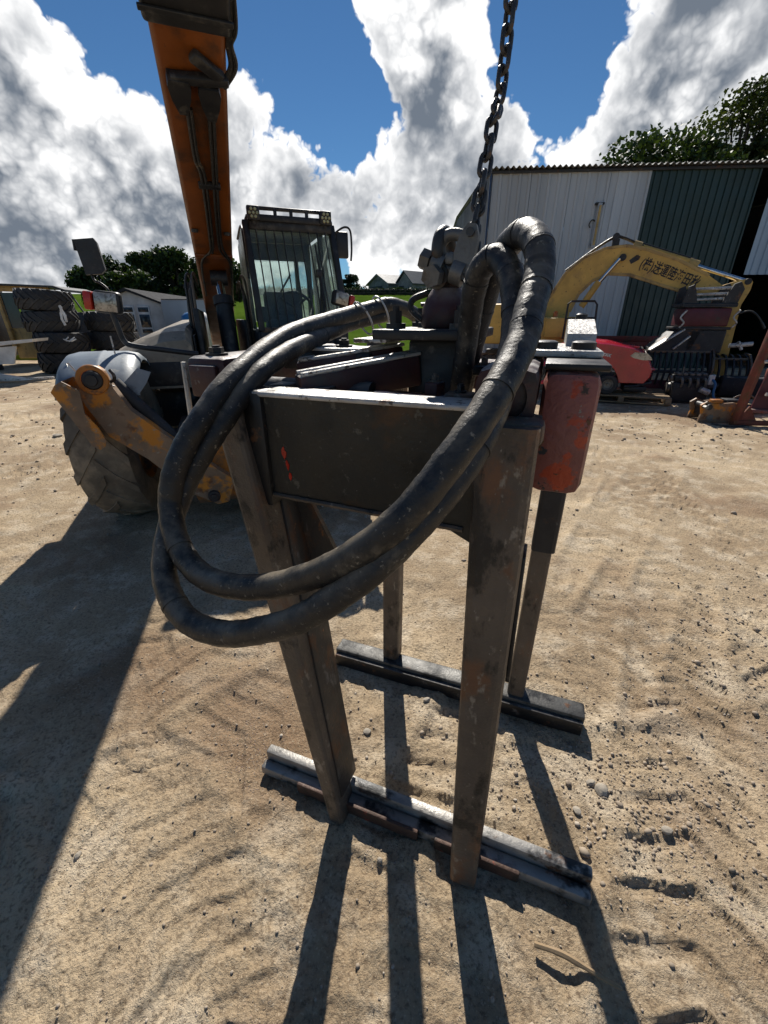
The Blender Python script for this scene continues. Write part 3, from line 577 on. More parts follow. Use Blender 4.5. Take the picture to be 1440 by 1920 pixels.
# ------------------------------------------------------------------ telehandler behind the grab (local x = across, y = rearwards)
TH = thing('telehandler', 'muddy orange telehandler with raised boom and barred cab behind the grab', 'telehandler', (-1.636, 4.666, 0), math.atan2(.347, .938))
def tpart(name, m, mb, parent=TH, **k): return mb.build(name, m, parent, **k)
# chassis
ch = MB(); ch.box((0, .9, .62), (.78, 4.3, .42), .03); ch.box((0, -1.30, .55), (.95, .55, .50), .03); ch.box((.72, .75, .95), (.86, 2.3, .55), .04); ch.box((-.55, 1.0, .72), (.62, 2.6, .35), .04)
tpart('chassis', m_cab, ch)
# tyres
def tyre_mesh(R, W, hub, nlug, lugh, ang=.55):
    m = MB(); h = W/2
    prof = [(hub, -h*.78), (hub+.03, -h*.92), (R*.80, -h*1.0), (R*.93, -h*.93), (R*.975, -h*.72), (R, -h*.35), (R+.004, 0), (R, h*.35), (R*.975, h*.72), (R*.93, h*.93), (R*.80, h), (hub+.03, h*.92), (hub, h*.78), (hub, -h*.78)]
    m.lathe(prof, 48, 'X'); me = m.mesh('tyre')
    t = MB()
    for k in range(nlug):
        for sd in (-1, 1):
            a0 = 2*math.pi*(k+(.5 if sd > 0 else 0))/nlug; vs = []
            for i, f in enumerate((0.0, .5, 1.0)):
                x = sd*h*(-.06+1.02*f); rr = R*(1.0-.055*f*f)-.006; a = a0+ang*f/ (nlug/12)
                wd = (.42 - .10*(1-f))*2*math.pi/nlug*.5
                for da in (-wd, wd):
                    for rad in (rr-.012, rr+lugh*(1-.25*f)):
                        aa = a+da*(1.0 if rad < rr else .75); vs.append((x, rad*math.cos(aa), rad*math.sin(aa)))
            fs = []
            for i in range(2):
                o = i*4
                fs += [(o, o+4, o+5, o+1), (o+2, o+3, o+7, o+6), (o+1, o+5, o+7, o+3), (o, o+2, o+6, o+4)]
            fs += [(0, 1, 3, 2), (8, 10, 11, 9)]; t.add(vs, fs)
    return me, t.mesh('tread')
def wheel(parent, c, R, W, hub, nlug, lugh, mt, mr, rz=0.0, side=-1):
    w = bpy.data.objects.new('wheel', None); COL.objects.link(w); w.parent = parent; w.location = c; w.rotation_euler = (0, 0, rz)
    ty, tr = tyre_mesh(R, W, hub, nlug, lugh)
    for me, nm in ((ty, 'tyre'), (tr, 'tread')):
        me.materials.append(mt); smooth_mesh(me, 40); link(nm, me, w)
    h = W/2
    MB().lathe([(hub, -h*.8), (hub*.95, -h*.7), (hub*.85, -h*.3), (hub*.45, -h*.2), (hub*.4, -h*.45), (.0001, -h*.45)], 28, 'X').lathe([(hub, h*.8), (hub*.95, h*.7), (hub*.85, h*.3), (hub*.45, h*.2), (hub*.4, h*.3), (.0001, h*.3)], 28, 'X').build('rim', mr, w)
    return w
for a in (-.93, .93):
    wheel(TH, (a, -1.02, .615), .60, .40, .31, 15, .026, m_tyre, m_orange, R_(-7)); wheel(TH, (a, 1.85, .615), .60, .40, .31, 15, .026, m_tyre, m_orange)
# front axle
tpart('axle', m_dark, MB().cyl((-.8, -1.02, .60), (.8, -1.02, .60), .09, seg=14))
# mudguards: rolled plastic sheet over each front wheel
def fender(a0, a1, c, R, t0, t1, th=.018):
    m = MB(); n = 22; vs = []
    ds = [(a0, .0), (a0+.035, .035), (a0+.10, .05), ((a0+a1)/2-.008, .052), ((a0+a1)/2, .056), ((a0+a1)/2+.010, .052), (a1-.10, .05), (a1-.035, .035), (a1, .0)]
    for i in range(n+1):
        t = R_(t0+(t1-t0)*i/n)
        for a, dr in ds:
            for rr in (R-.05+dr, R-.05+dr-th): vs.append((a, c[0]-rr*math.cos(t), c[1]+rr*math.sin(t)))
    k = len(ds); fs = []
    for i in range(n):
        for j in range(k-1):
            q = lambda ii, jj, s: (ii*k+jj)*2+s
            fs += [(q(i, j, 0), q(i, j+1, 0), q(i+1, j+1, 0), q(i+1, j, 0)), (q(i, j, 1), q(i+1, j, 1), q(i+1, j+1, 1), q(i, j+1, 1))]
        fs += [(q(i, 0, 0), q(i+1, 0, 0), q(i+1, 0, 1), q(i, 0, 1)), (q(i, k-1, 0), q(i, k-1, 1), q(i+1, k-1, 1), q(i+1, k-1, 0))]
    for i in (0, n):
        for j in range(k-1): fs.append((q(i, j, 0), q(i, j, 1), q(i, j+1, 1), q(i, j+1, 0)))
    return m.add(vs, fs)
f1 = tpart('mudguard', m_fend, fender(-1.17, -.66, (-1.02, .615), .70, 42, 150), angle=50); f1['label'] = 'blue-grey plastic mudguard with a cracked corner'
tpart('torn_flap', m_fend, MB().prism([(-.80, .98), (-.66, 1.06), (-.60, 1.13), (-.56, 1.20), (-.64, 1.23), (-.78, 1.10)], (0, -1.68, 0), (1, 0, 0), (0, .15, 1), (0, 1, 0), 0, .012), f1)
tpart('mudguard', m_fend, fender(.66, 1.17, (-1.02, .615), .70, 18, 150), angle=50)
hook = MB().tube(spline([(-0.7709, -1.66, 1.239), (-0.7529, -1.68, 1.211), (-0.7571, -1.68, 1.181), (-0.7814, -1.68, 1.168), (-0.7922, -1.68, 1.149), (-0.7683, -1.68, 1.134)], 6), .011, 8); tpart('rubber_clip', m_black, hook, f1)
# stabiliser leg folded up in front of the wheel
SP = -1.72
def T2(*pts): return [(p[0], p[2]) for p in pts]
def stab(sx):
    m = MB(); poly = T2((-0.2649, -1.72, 0.2331), (-0.4361, -1.72, 0.3476), (-0.6626, -1.72, 0.6373), (-0.864, -1.72, 0.8246), (-0.9478, -1.72, 1.035), (-0.9607, -1.72, 1.12), (-0.9322, -1.72, 1.216), (-0.8892, -1.72, 1.259), (-0.8352, -1.72, 1.267), (-0.8018, -1.72, 1.237), (-0.779, -1.72, 1.16), (-0.7003, -1.72, 0.984), (-0.4699, -1.72, 0.7423), (-0.1202, -1.72, 0.4134), (-0.1846, -1.72, 0.2436))
    m.prism([(sx*x, z) for x, z in poly], (0, 0, 0), (1, 0, 0), (0, 0, 1), (0, 1, 0), SP, SP+.10)
    o = tpart('stabiliser_leg', m_stab, m, smooth=False)
    pad = T2((-1.079, -1.8, 1.138), (-1.048, -1.8, 1.178), (-1.01, -1.8, 1.198), (-0.9308, -1.8, 1.14), (-0.9392, -1.8, 0.9991), (-0.8885, -1.8, 0.9098), (-0.8656, -1.8, 0.8196), (-0.8781, -1.8, 0.7812), (-0.9103, -1.8, 0.7627), (-0.9464, -1.8, 0.788))
    m = MB().prism([(sx*x, z) for x, z in pad], (0, 0, 0), (1, 0, 0), (0, 0, 1), (0, 1, 0), SP-.10, SP-.085)
    m.prism([(sx*x, z) for x, z in pad], (0, 0, 0), (1, 0, 0), (0, 0, 1), (0, 1, 0), SP+.155, SP+.17)
    m.prism([(sx*x, z) for x, z in [pad[0], pad[1], pad[2], (pad[2][0]-.012, pad[2][1]-.02)]], (0, 0, 0), (1, 0, 0), (0, 0, 1), (0, 1, 0), SP-.085, SP+.155)
    e0, e1 = pad[0], pad[-1]; m.prism([(sx*e0[0], e0[1]), (sx*e1[0], e1[1]), (sx*(e1[0]+.012), e1[1]+.008), (sx*(e0[0]+.012), e0[1]+.008)], (0, 0, 0), (1, 0, 0), (0, 0, 1), (0, 1, 0), SP-.085, SP+.155)
    tpart('foot_pad', m_stab, m, o, smooth=False)
    for q, r in (((-0.8664, -1.72, 1.191), .058), ((-0.284, -1.72, 0.308), .045)):
        tpart('pivot_pin', m_dark, MB().lathe([(.0001, -.05), (r*.55, -.05), (r*.6, -.04), (r*.62, -.03), (r*.9, -.028), (r, -.02), (r, .0)], 24, 'Y', (sx*q[0], SP-.001, q[2])), o)
    q = (-0.8664, -1.72, 1.191); tpart('lug_ring', m_orange, MB().lathe([(.062, -.018), (.088, -.018), (.092, -.010), (.092, .0)], 28, 'Y', (sx*q[0], SP-.001, q[2])), o)
    c0, c1 = Vector((-0.7951, -1.55, 1.146)), Vector((-0.4423, -1.55, 0.662)); c0.x *= sx; c1.x *= sx
    cy = tpart('stabiliser_cylinder', m_dark, MB().cyl(c0, c1, .050, seg=18), o); d = (c1-c0).normalized()
    tpart('cylinder_collar', m_dark, MB().cyl(c1-d*.05, c1, .060, seg=18), cy); tpart('cylinder_rod', m_chrome, MB().cyl(c1, c1+d*.25, .026, seg=12), cy)
stab(1); stab(-1)
fr = MB(); fr.prism([(-.40, .22), (.40, .22), (.46, .40), (.40, .80), (-.40, .80), (-.46, .40)], (0, 0, 0), (1, 0, 0), (0, 0, 1), (0, 1, 0), -1.62, -1.54); tpart('front_frame', m_orange, fr, smooth=False)
# engine pod beside the boom
bo = MB(); sec = [(-.98, .98), (-.98, 1.20), (-.90, 1.30), (-.72, 1.385), (-.50, 1.46), (-.34, 1.47), (-.30, 1.42), (-.30, .98)]
ends = [(-.72, .80), (-.62, .95), (-.45, 1.0), (1.9, 1.03)]
vs = []; n = len(sec)
for b, k in ends: vs += [((x+.64)*(.93+.07*k)-.64, b, .98+(z-.98)*(k if b < -.4 else 1.0+.05*(b+.45))) for x, z in sec]
fs = [tuple(range(n-1, -1, -1)), tuple(range((len(ends)-1)*n, len(ends)*n))]+[(e*n+i, e*n+(i+1) % n, (e+1)*n+(i+1) % n, (e+1)*n+i) for e in range(len(ends)-1) for i in range(n)]
bo.add(vs, fs); BO = tpart('engine_bonnet', m_bonnet, bo, angle=25)
tpart('side_vent', m_cab, MB().box((-.64, -.716, 1.10), (.52, .02, .20), .006), BO)
tpart('bonnet_strap', m_cab, MB().box((-.285, .55, 1.30), (.012, 2.2, .20), .003), BO)
tpart('exhaust_pipe', m_dark, MB().tube(spline([(-0.3019, 0.4, 1.461), (-0.2932, 0.4, 1.627), (-0.282, 0.4, 1.804), (-0.2924, 0.3, 1.833)], 5), .045, 12), BO)
# lamp and mirror on a bent stalk at the front corner
la = MB().tube(spline([(-0.2477, -1.05, 1.28), (-0.52, -1.05, 1.322), (-0.7061, -1.05, 1.353), (-0.7548, -1.05, 1.392), (-0.7702, -1.05, 1.477), (-0.786, -1.05, 1.586)], 6), .020, 10); LA = tpart('lamp_bracket', m_cab, la)
def headlamp(c, w, h, yaw, parent, amber_side, tilt=0):
    M = Matrix.Translation(Vector(c)) @ Matrix.Rotation(yaw, 4, 'Z') @ Matrix.Rotation(tilt, 4, 'Y')
    def put(mb, nm, m, par):
        for i, v in enumerate(mb.v): mb.v[i] = tuple(M @ Vector(v))
        return mb.build(nm, m, par)
    hs = put(MB().box((0, .03, 0), (w, .09, h), .025, seg=3), 'headlamp', m_cab, parent)
    put(MB().box((0, -.018, 0), (w*.86, .012, h*.82), .012), 'lamp_lens', m_lens, hs)
    put(MB().box((amber_side*(w*.5+.03), .015, 0), (.055, .09, h*.82), .012), 'indicator', m_redlens, hs)
    return hs
lc = (-0.8149, -1.05, 1.649); headlamp((lc[0]+.01, lc[1], lc[2]), .175, .150, R_(-12), LA, -1, R_(6))
MI = MB(); mq = T2((-0.9262, -0.95, 2.042), (-0.8024, -0.95, 2.057), (-0.7866, -0.95, 2.029), (-0.7741, -0.95, 1.864), (-0.8049, -0.95, 1.836), (-0.9048, -0.95, 1.827)); MI.prism(mq, (0, 0, 0), (1, 0, 0), (0, 0, 1), (0, 1, 0), -.98, -.935)
tpart('wing_mirror', m_cab, MI, LA); tpart('mirror_stay', m_cab, MB().tube(spline([(-0.795, -1, 1.586), (-0.7804, -1, 1.717), (-0.8216, -0.98, 1.772), (-0.866, -0.96, 1.8), (-0.877, -0.935, 1.883)], 5), .008, 8), LA)
tpart('mirror_clamp', m_dark, MB().cyl((-0.9328, -0.93, 2.047), (-0.938, -0.93, 1.98), .012, seg=8), LA)
for p, q in (((-1.024, -1.5, 1.055), (-1.1, -1.3, 1.257)), ((-0.8061, -1.2, 1.305), (-0.807, -1.2, 1.428)), ((-0.9512, -1.66, 1.22), (-0.9893, -1.66, 1.292))): tpart('width_rod', m_bright, MB().cyl(p, q, .006, seg=6), LA)
# ---- boom: outer section, collar, inner section and fork carriage above the picture
BS = -.3525; bz = lambda b: 2.083+BS*(b+.01)
bd = Vector((0, -1, -BS)).normalized(); bn = Vector((0, BS, 1)).normalized()*1.0; bn = Vector((0, -BS*-1, 1)); bn = bd.cross(Vector((1, 0, 0))); bn = bn if bn.z > 0 else -bn
def bp(a, b, h): return Vector((a, b, bz(b)))+bn*h
def bsec(name, m, b0, b1, w, h0, h1, r, parent=TH): return tpart(name, m, MB().beam(bp(0, b0, (h0+h1)/2), bp(0, b1, (h0+h1)/2), w, h1-h0, r, up=bn, seg=3), parent)
OB = bsec('boom', m_boom, 3.6, -2.04, .345, 0, .46, .03)
bsec('boom_collar', m_cab, -2.035, -2.36, .385, -.025, .49, .02, OB)  # black colour stands in for the shade this collar lies in
bsec('inner_boom', m_boom, -2.355, -3.72, .285, .03, .42, .02, OB)
for b in (-2.10, -2.22): bsec('collar_rib', m_cab, b, b-.025, .405, -.04, -.026, .004, OB)
cz = bz(-3.78); FC = tpart('fork_carriage', m_cab, MB().box((0, -3.80, cz-.12), (1.30, .07, .10), .01).box((0, -3.80, cz+.34), (1.30, .07, .10), .01).box((-.2, -3.80, cz+.1), (.10, .06, .5), .01).box((.2, -3.80, cz+.1), (.10, .06, .5), .01), OB)
MBf = MB(); hookp = Vector((.285, 1.30, 3.46)); rel = hookp-Vector((-1.636, 4.666, 0)); ha, hb_ = rel.x*.938+rel.y*.347, -rel.x*.347+rel.y*.938
tpart('chain_hook', m_dark, MBf.tube(spline([(ha, hb_, 3.44), (ha+.03, hb_, 3.46), (ha+.03, hb_, 3.51), (ha, hb_, 3.53), (ha, hb_, 3.60)], 5), .013, 8).box((ha, (hb_-3.80)/2, 3.62), (.08, abs(hb_+3.80)+.12, .05), .008), OB)
tpart('hook_strut', m_cab, MB().beam((ha, -3.76, 3.62), (ha-.02, -3.78, cz+.32), .06, .06, .008), OB)
# hydraulic pipes and hose shrouds under the boom
def under(pts, h=-.022): return [bp(a, b, h) for a, b in pts]
pp = [[(-.055, -1.62), (-.05, -1.25), (-.022, -1.05), (-.018, -.30), (-.03, -.12), (-.12, .10), (-.13, .8)], [(-.035, -1.62), (-.03, -1.25), (.002, -1.05), (.004, -.30), (-.012, -.10)], [(.062, -1.60), (.058, -1.2), (.052, -.9), (.052, -.28), (.075, -.10), (.145, .10), (.15, .8)], [(.085, -1.60), (.080, -1.2), (.075, -.9), (.075, -.3), (.10, -.12), (.16, .05)]]
for q in pp: tpart('boom_pipe', m_hose, MB().tube(spline(under(q), 8), .011, 8), OB)
for a0, b0 in ((-.075, -1.72), (.075, -1.70)):
    s = MB(); s.prism([(-.055, -.10), (.045, -.10), (.055, -.06), (.045, .02), (.022, .11), (-.022, .11), (-.05, .02), (-.062, -.06)], bp(a0, b0, 0), (1, 0, 0), -bd, bn, -.06, -.002); tpart('hose_shroud', m_cab, s, OB)
tpart('hose_shroud', m_cab, MB().beam(bp(-.115, -1.80, -.03), bp(.175, -1.83, -.03), .05, .045, .012, up=bn), OB)
tpart('hose_shroud', m_cab, MB().beam(bp(.0, -1.94, -.03), bp(.14, -1.84, -.03), .06, .04, .012, up=bn), OB)
for da, db in ((.0, 0), (.022, .03)):
    tpart('boom_hose', m_hose, MB().tube(spline([bp(.15, -1.82+db, -.03), bp(.192+da, -1.88, .0), bp(.182+da*.6, -1.97, .02), bp(.196+da, -2.06, .02), bp(.20, -2.3, .03)], 6), .014, 8), OB)
for a0, b0 in ((-.13, -.42), (.13, -.40)): tpart('wear_pad_bolt', m_cab, MB().lathe([(.0001, -.02), (.026, -.02), (.03, 0)], 16, 'Z', bp(a0, b0, 0)), OB)
tpart('pipe_clip', m_cab, MB().beam(bp(-.05, -1.0, -.02), bp(.10, -1.0, -.02), .05, .03, .006, up=bn), OB)
tpart('boom_rib', m_boom, MB().beam(bp(-.17, -.03, -.012), bp(.17, -.03, -.012), .05, .02, .004, up=bn), OB)
# lift ram under the boom
r0, r1, r2 = bp(.02, .28, -.05), Vector((.03, .10, 1.80)), Vector((.03, -.02, 1.62))
tpart('ram_lug', m_cab, MB().cyl(bp(-.06, .28, -.07), bp(.10, .28, -.07), .07, seg=18), OB)
rm = tpart('lift_ram_rod', m_chrome, MB().cyl(bp(.02, .28, -.07), Vector((.03, .12, 1.70)), .040, seg=18), TH)
tpart('lift_ram_barrel', m_cab, MB().cyl(Vector((.03, .12, 1.72)), Vector((.04, -.05, .85)), .085, seg=20), rm); tpart('ram_gland', m_dark, MB().cyl(Vector((.03, .122, 1.735)), Vector((.031, .10, 1.66)), .098, seg=20), rm)
tow = MB(); tow.box((-.235, .9, 1.15), (.045, 2.6, .95), .01).box((.235, 1.2, 1.10), (.045, 2.0, .85), .01); tpart('boom_tower', m_cab, tow)
for k in range(7):   # bundles of old brown hoses on both sides of the boom
    sx = -1 if k < 4 else 1; a0 = sx*(.245+.022*(k % 4)); h0 = 1.95-.06*(k % 3); b0 = .05+.03*k
    tpart('hydraulic_line', m_hose if k % 2 else m_leg, MB().tube(spline([(a0*1.02, b0, 1.02), (a0, b0-.02, 1.35), (a0*.98, b0+.0, h0-.22), (a0*.95, b0+.05, h0-.05), (a0*.86, b0+.16, h0), (a0*.78, b0+.30, h0-.1)], 6), .012, 8))
# ---- cab
cabW = (.30, 1.16); cf, cb = -.20, 1.15; z0c, z1c = 1.02, 2.40
CB = tpart('cab', m_cab, MB().box((.76, .48, 1.20), (.92, 1.36, .46), .04).box((.79, -.215, 1.24), (.92, .06, .40), .02))
tpart('cab_roof', m_cab, MB().box((.745, .55, 2.40), (.84, 1.30, .07), .03).box((.745, -.08, 2.345), (.80, .10, .09), .02), CB)
post = lambda p, q, w, d: MB().beam(p, q, w, d, .012, up=(0, 1, 0))
AP = [((.350, -.235, 1.42), (.320, -.06, 2.38)), ((1.235, -.235, 1.42), (1.150, -.06, 2.38))]
for p, q in AP: tpart('cab_pillar', m_cab, post(p, q, .060, .07), CB)
for p, q in (((.335, 1.13, 1.42), (.345, 1.08, 2.38)), ((1.135, 1.13, 1.42), (1.125, 1.08, 2.38)), ((1.15, .45, 1.42), (1.15, .45, 2.38))): tpart('cab_pillar', m_cab, post(p, q, .06, .06), CB)
def pane(name, m, pts, parent, t=.005):
    P = [Vector(p) for p in pts]; nn = (P[1]-P[0]).cross(P[3]-P[0]).normalized()*t
    return tpart(name, m, MB().add([*P, *[p+nn for p in P]], [(0, 1, 2, 3), (7, 6, 5, 4), (0, 4, 5, 1), (1, 5, 6, 2), (2, 6, 7, 3), (3, 7, 4, 0)]), parent, smooth=False)
pane('windscreen', m_glass, [(.380, -.232, 1.46), (1.205, -.232, 1.46), (1.125, -.062, 2.33), (.350, -.062, 2.33)], CB)
sg = MB(); sidep = [(-.20, 1.44), (.55, 1.44), (1.10, 1.50), (1.08, 2.30), (.35, 2.36), (.05, 2.33), (-.02, 2.26)]
sg.prism(sidep, (.300, 0, 0), (0, 1, 0), (0, 0, 1), (1, 0, 0), 0, .006); tpart('side_window', m_gdirty, sg, CB, smooth=False)
tpart('window_seal', m_cab, MB().tube(spline([(.30, -.02, 1.9), (.297, .02, 2.20), (.297, .08, 2.33), (.297, .30, 2.38), (.297, .9, 2.36)], 6), .012, 8), CB)
pane('side_window', m_glass, [(1.235, -.17, 1.44), (1.185, 1.10, 1.44), (1.150, 1.06, 2.34), (1.160, -.03, 2.34)], CB)
pane('rear_window', m_glass, [(1.10, 1.14, 1.50), (.38, 1.14, 1.50), (.39, 1.09, 2.20), (1.09, 1.09, 2.20)], CB)
tpart('rear_panel', m_int, MB().box((.74, 1.10, 2.27), (.80, .05, .18), .02).box((.98, 1.11, 1.75), (.05, .05, .9), .01), CB)
tpart('scuttle', m_leg, MB().box((.79, -.225, 1.435), (.88, .06, .05), .012), CB)
for k in range(9):   # screen guard bars
    f = (k+.6)/9.2; x0, x1 = .385+.82*f, .355+.76*f
    tpart('guard_bar', m_cab, MB().cyl((x0, -.285, 1.435), (x1, -.115, 2.355), .0065, seg=8), CB)
gt = MB(); gt.beam((.44, -.11, 2.475), (1.06, -.11, 2.475), .05, .028, .01).beam((.44, -.13, 2.395), (1.06, -.13, 2.395), .05, .055, .01); 
for x in (.44, .60, .75, .90, 1.06): gt.beam((x, -.12, 2.38), (x, -.12, 2.48), .03, .03, .005)
tpart('roof_guard', m_cab, gt, CB)
for x in (.395, 1.075):
    L = tpart('work_light', m_cab, MB().box((x, -.15, 2.425), (.115, .06, .115), .012).box((x, -.12, 2.37), (.03, .03, .06), .004), CB)
    for i in range(7):
        a = 2*math.pi*i/6; ox, oz = (0, 0) if i == 6 else (.034*math.cos(a), .034*math.sin(a))
        tpart('led', m_led, MB().lathe([(.0001, -.005), (.011, -.005), (.0145, .0)], 12, 'Y', (x+ox, -.181, 2.425+oz)), L)
tpart('wiper', m_cab, MB().tube([(1.00, -.255, 1.50), (.985, -.215, 1.80), (.965, -.185, 1.98)], .008, 6).tube([(.935, -.275, 1.47), (.985, -.21, 1.86)], .008, 6).tube([(.955, -.175, 2.2), (1.015, -.255, 1.62)], .009, 6).box((.975, -.19, 1.95), (.06, .06, .07), .012), CB)
st = tpart('steering_wheel', m_cab, MB().tube([(.74+.19*math.cos(t), .02+.10*math.sin(t), 1.64+.150*math.sin(t)) for t in np.linspace(0, 2*math.pi, 33)[:-1]], .016, 8, closed=True), CB)
tpart('steering_spoke', m_cab, MB().beam((.74, .02, 1.64), (.60, .09, 1.74), .03, .02, .004).beam((.74, .02, 1.64), (.88, .09, 1.74), .03, .02, .004).beam((.74, .02, 1.64), (.74, -.07, 1.51), .03, .02, .004), st)
tpart('dashboard', m_int, MB().box((.76, .06, 1.47), (.62, .26, .13), .04).box((.64, .02, 1.53), (.22, .2, .09), .04), CB)
se = tpart('driver_seat', m_int, MB().box((.74, .62, 1.45), (.48, .46, .14), .05).box((.74, .86, 1.62), (.46, .12, .44), .05), CB)
tpart('cab_box', m_int, MB().box((.46, .55, 1.58), (.16, .3, .16), .02), CB)
tpart('grab_rail', m_cab, MB().tube(spline([(.55, .30, 1.55), (.62, .34, 1.75), (.78, .40, 1.98)], 5), .010, 8), CB)
MR = tpart('wing_mirror', m_cab, MB().box((1.255, -.08, 2.22), (.13, .045, .235), .018), CB)
tpart('mirror_arm', m_cab, MB().tube(spline([(1.15, -.06, 2.27), (1.20, -.10, 2.33), (1.28, -.12, 2.37), (1.335, -.12, 2.34), (1.345, -.12, 2.20), (1.335, -.12, 2.08)], 5), .010, 8), MR)
rl = (1.1, -0.55, 1.714); hl = headlamp((rl[0], rl[1], rl[2]+.0), .16, .13, R_(14), CB, 1, R_(12)); tpart('lamp_foot', m_cab, MB().cyl((rl[0], rl[1]+.03, rl[2]-.06), (rl[0]-.02, rl[1]+.05, rl[2]-.20), .014, seg=8).box((rl[0]-.02, rl[1]+.05, 1.42), (.10, .10, .25), .01), hl)
tpart('step_plate', m_cab, MB().box((1.12, -.62, 1.26), (.30, .60, .05), .01).box((1.12, -.90, .95), (.30, .04, .55), .01), CB)

# ------------------------------------------------------------------ corrugated shed on the right
fdir = Vector((9.507-2.854, 13.1-13.6, 0)).normalized(); fnorm = Vector((fdir.y, -fdir.x, 0))     # towards the yard
SH = thing('corrugated_shed', 'large corrugated metal shed, white and dark green, behind the yellow excavator', 'shed', (2.854*1.12, 13.6*1.12, 0), math.atan2(fdir.y, fdir.x)); SH.scale = (1.12, 1.12, 1.083)
# local: x along the front, y into the building
def sheet(L, H, m, name, p0, ax, parent, pitch=.25, d=.035, zt=None, t=.004, up=(0, 0, 1), out=(0, -1, 0)):
    """one box-profile sheet; ribs are geometry. zt(s) gives the top height at distance s"""
    prof = []; k = int(round(L/pitch)); 
    for i in range(k): prof += [(i*pitch+.0, 0), (i*pitch+pitch*.62, 0), (i*pitch+pitch*.70, d), (i*pitch+pitch*.92, d)]
    prof.append((L-.003, 0)); p0, ax, up, out = Vector(p0), Vector(ax), Vector(up), Vector(out); vs = []; fs = []
    for s, o in prof:
        h = H if zt is None else zt(s)
        for zz in (0, h): vs.append(p0+ax*s+out*o+up*zz)
        for zz in (0, h): vs.append(p0+ax*s+out*(o-t)+up*zz)
    for i in range(len(prof)-1):
        a, b = i*4, (i+1)*4; fs += [(a, b, b+1, a+1), (a+2, a+3, b+3, b+2), (a+1, b+1, b+3, a+3), (a, a+2, b+2, b)]
    return MB().add(vs, fs).build(name, m, parent, smooth=False)
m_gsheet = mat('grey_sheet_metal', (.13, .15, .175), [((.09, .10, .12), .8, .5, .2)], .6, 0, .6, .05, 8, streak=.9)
for k in range(4): sheet(1.0 if k < 3 else .94, 5.0, m_wht, 'wall_sheet', (k*1.003, -.002*(k % 2), 0), (1, 0, 0), SH)
for k in range(3): sheet(.90, 5.0, m_grn, 'wall_sheet', (3.96+k*.903, -.002*(k % 2), 0), (1, 0, 0), SH, pitch=.18)
for k in range(5): sheet(1.0, 2.55, m_blu, 'door_header_sheet', (6.98+k*1.003, -.05-.002*(k % 2), 2.52), (1, 0, 0), SH, pitch=.2)
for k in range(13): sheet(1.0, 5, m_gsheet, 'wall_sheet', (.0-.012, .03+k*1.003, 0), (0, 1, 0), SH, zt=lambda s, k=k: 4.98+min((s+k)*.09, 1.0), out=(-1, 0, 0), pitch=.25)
tpart('rear_wall', m_dark, MB().box((6, 13.2, 2.8), (12, .08, 5.9), .01), SH); tpart('end_wall', m_dark, MB().prism([(0, 0), (13.1, 0), (13.1, 5.95), (11.2, 6.0), (0, 4.98)], (11.98, .05, 0), (0, 1, 0), (0, 0, 1), (1, 0, 0), 0, .08), SH, smooth=False)
tpart('floor_slab', m_dark, MB().box((6, 6.6, .02), (11.9, 13.0, .05), .01), SH)
for x in (.10, 6.60, 11.85): tpart('steel_post', m_dark, MB().beam((x, .16, 0), (x, .16, 4.85), .16, .16, .01), SH)
# roof sheet: sine corrugation whose eave shows as scallops
vs = []; fs = []; nxr = 12*9*8; 
for i in range(nxr+1):
    x = -.12+12.3*i/nxr; zc = .028*math.sin(2*math.pi*x/.145)
    for y, z in ((-.22, 5.03), (11.2, 6.06), (13.4, 5.95)):
        vs += [(x, y, z+zc), (x, y, z+zc-.012)]
for i in range(nxr):
    for j in range(2):
        a = i*6+j*2; b = a+6; fs += [(a, b, b+2, a+2), (a+1, a+3, b+3, b+1)]
    a = i*6; b = a+6; fs += [(a, a+1, b+1, b)]
tpart('roof', m_roof, MB().add(vs, fs), SH, smooth=False)
tpart('eaves_gutter', m_dark, MB().box((6.0, -.075, 4.96), (12.1, .04, .07), .004), SH)
tpart('corner_trim', mat('navy_trim', (.02, .045, .10), [], .5, 0, 3, 0), MB().box((-.055, -.055, 2.5), (.05, .05, 4.95), .004), SH) 
TL = thing('strip_lamp', 'yellowed strip lamp fixed upright on the white shed wall', 'lamp', (5.66*1.12, 13.27*1.12, 3.51), math.atan2(fdir.y, fdir.x)); TL.scale = (1.12,)*3
tpart('lamp_housing', m_wht, MB().box((0, 0, .46), (.10, .06, 1.0), .01), TL); tpart('lamp_tube', mat('yellowed_tube', (.52, .36, .12), [], .3, 0, 3, 0), MB().cyl((0, -.045, .02), (0, -.045, .90), .028, seg=12), TL)
tpart('cable', m_hose, MB().tube(spline([(-.02, .03, .55), (-.12, .05, .60), (-.18, .05, .50), (-.15, .04, .42)], 5), .015, 8), TL)
tpart('wall_bracket', m_dark, MB().box((0, .06, .95), (.22, .12, .05), .006).box((0, .06, .05), (.06, .12, .05), .006), TL)

# ------------------------------------------------------------------ yellow excavator in front of the shed (local x along the boom)
EX = thing('excavator', 'yellow excavator with black Japanese lettering along its bent boom', 'excavator', (3.85, 11.3, 0), math.atan2(-1.5, 3.55))
AX, AZ, AY = (1, 0, 0), (0, 0, 1), (0, 1, 0)
def eprism(name, m, poly, y0, y1, parent=EX, **k): return tpart(name, m, MB().prism(poly, (0, 0, 0), AX, AZ, AY, y0, y1), parent, smooth=False)
bpoly = [(0.06465, 1.004), (0.1405, 1.957), (0.4138, 2.452), (0.756, 2.758), (1.162, 2.914), (1.576, 2.943), (1.953, 2.855), (2.602, 2.63), (3.207, 2.334), (3.492, 2.149), (3.485, 2.01), (3.239, 1.974), (2.98, 1.999), (2.366, 2.186), (1.75, 2.389), (1.316, 2.423), (1.011, 2.294), (0.776, 2.037), (0.6439, 1.666), (0.5997, 1.014)]
EB = eprism('boom', m_yel, bpoly, -.20, .20)
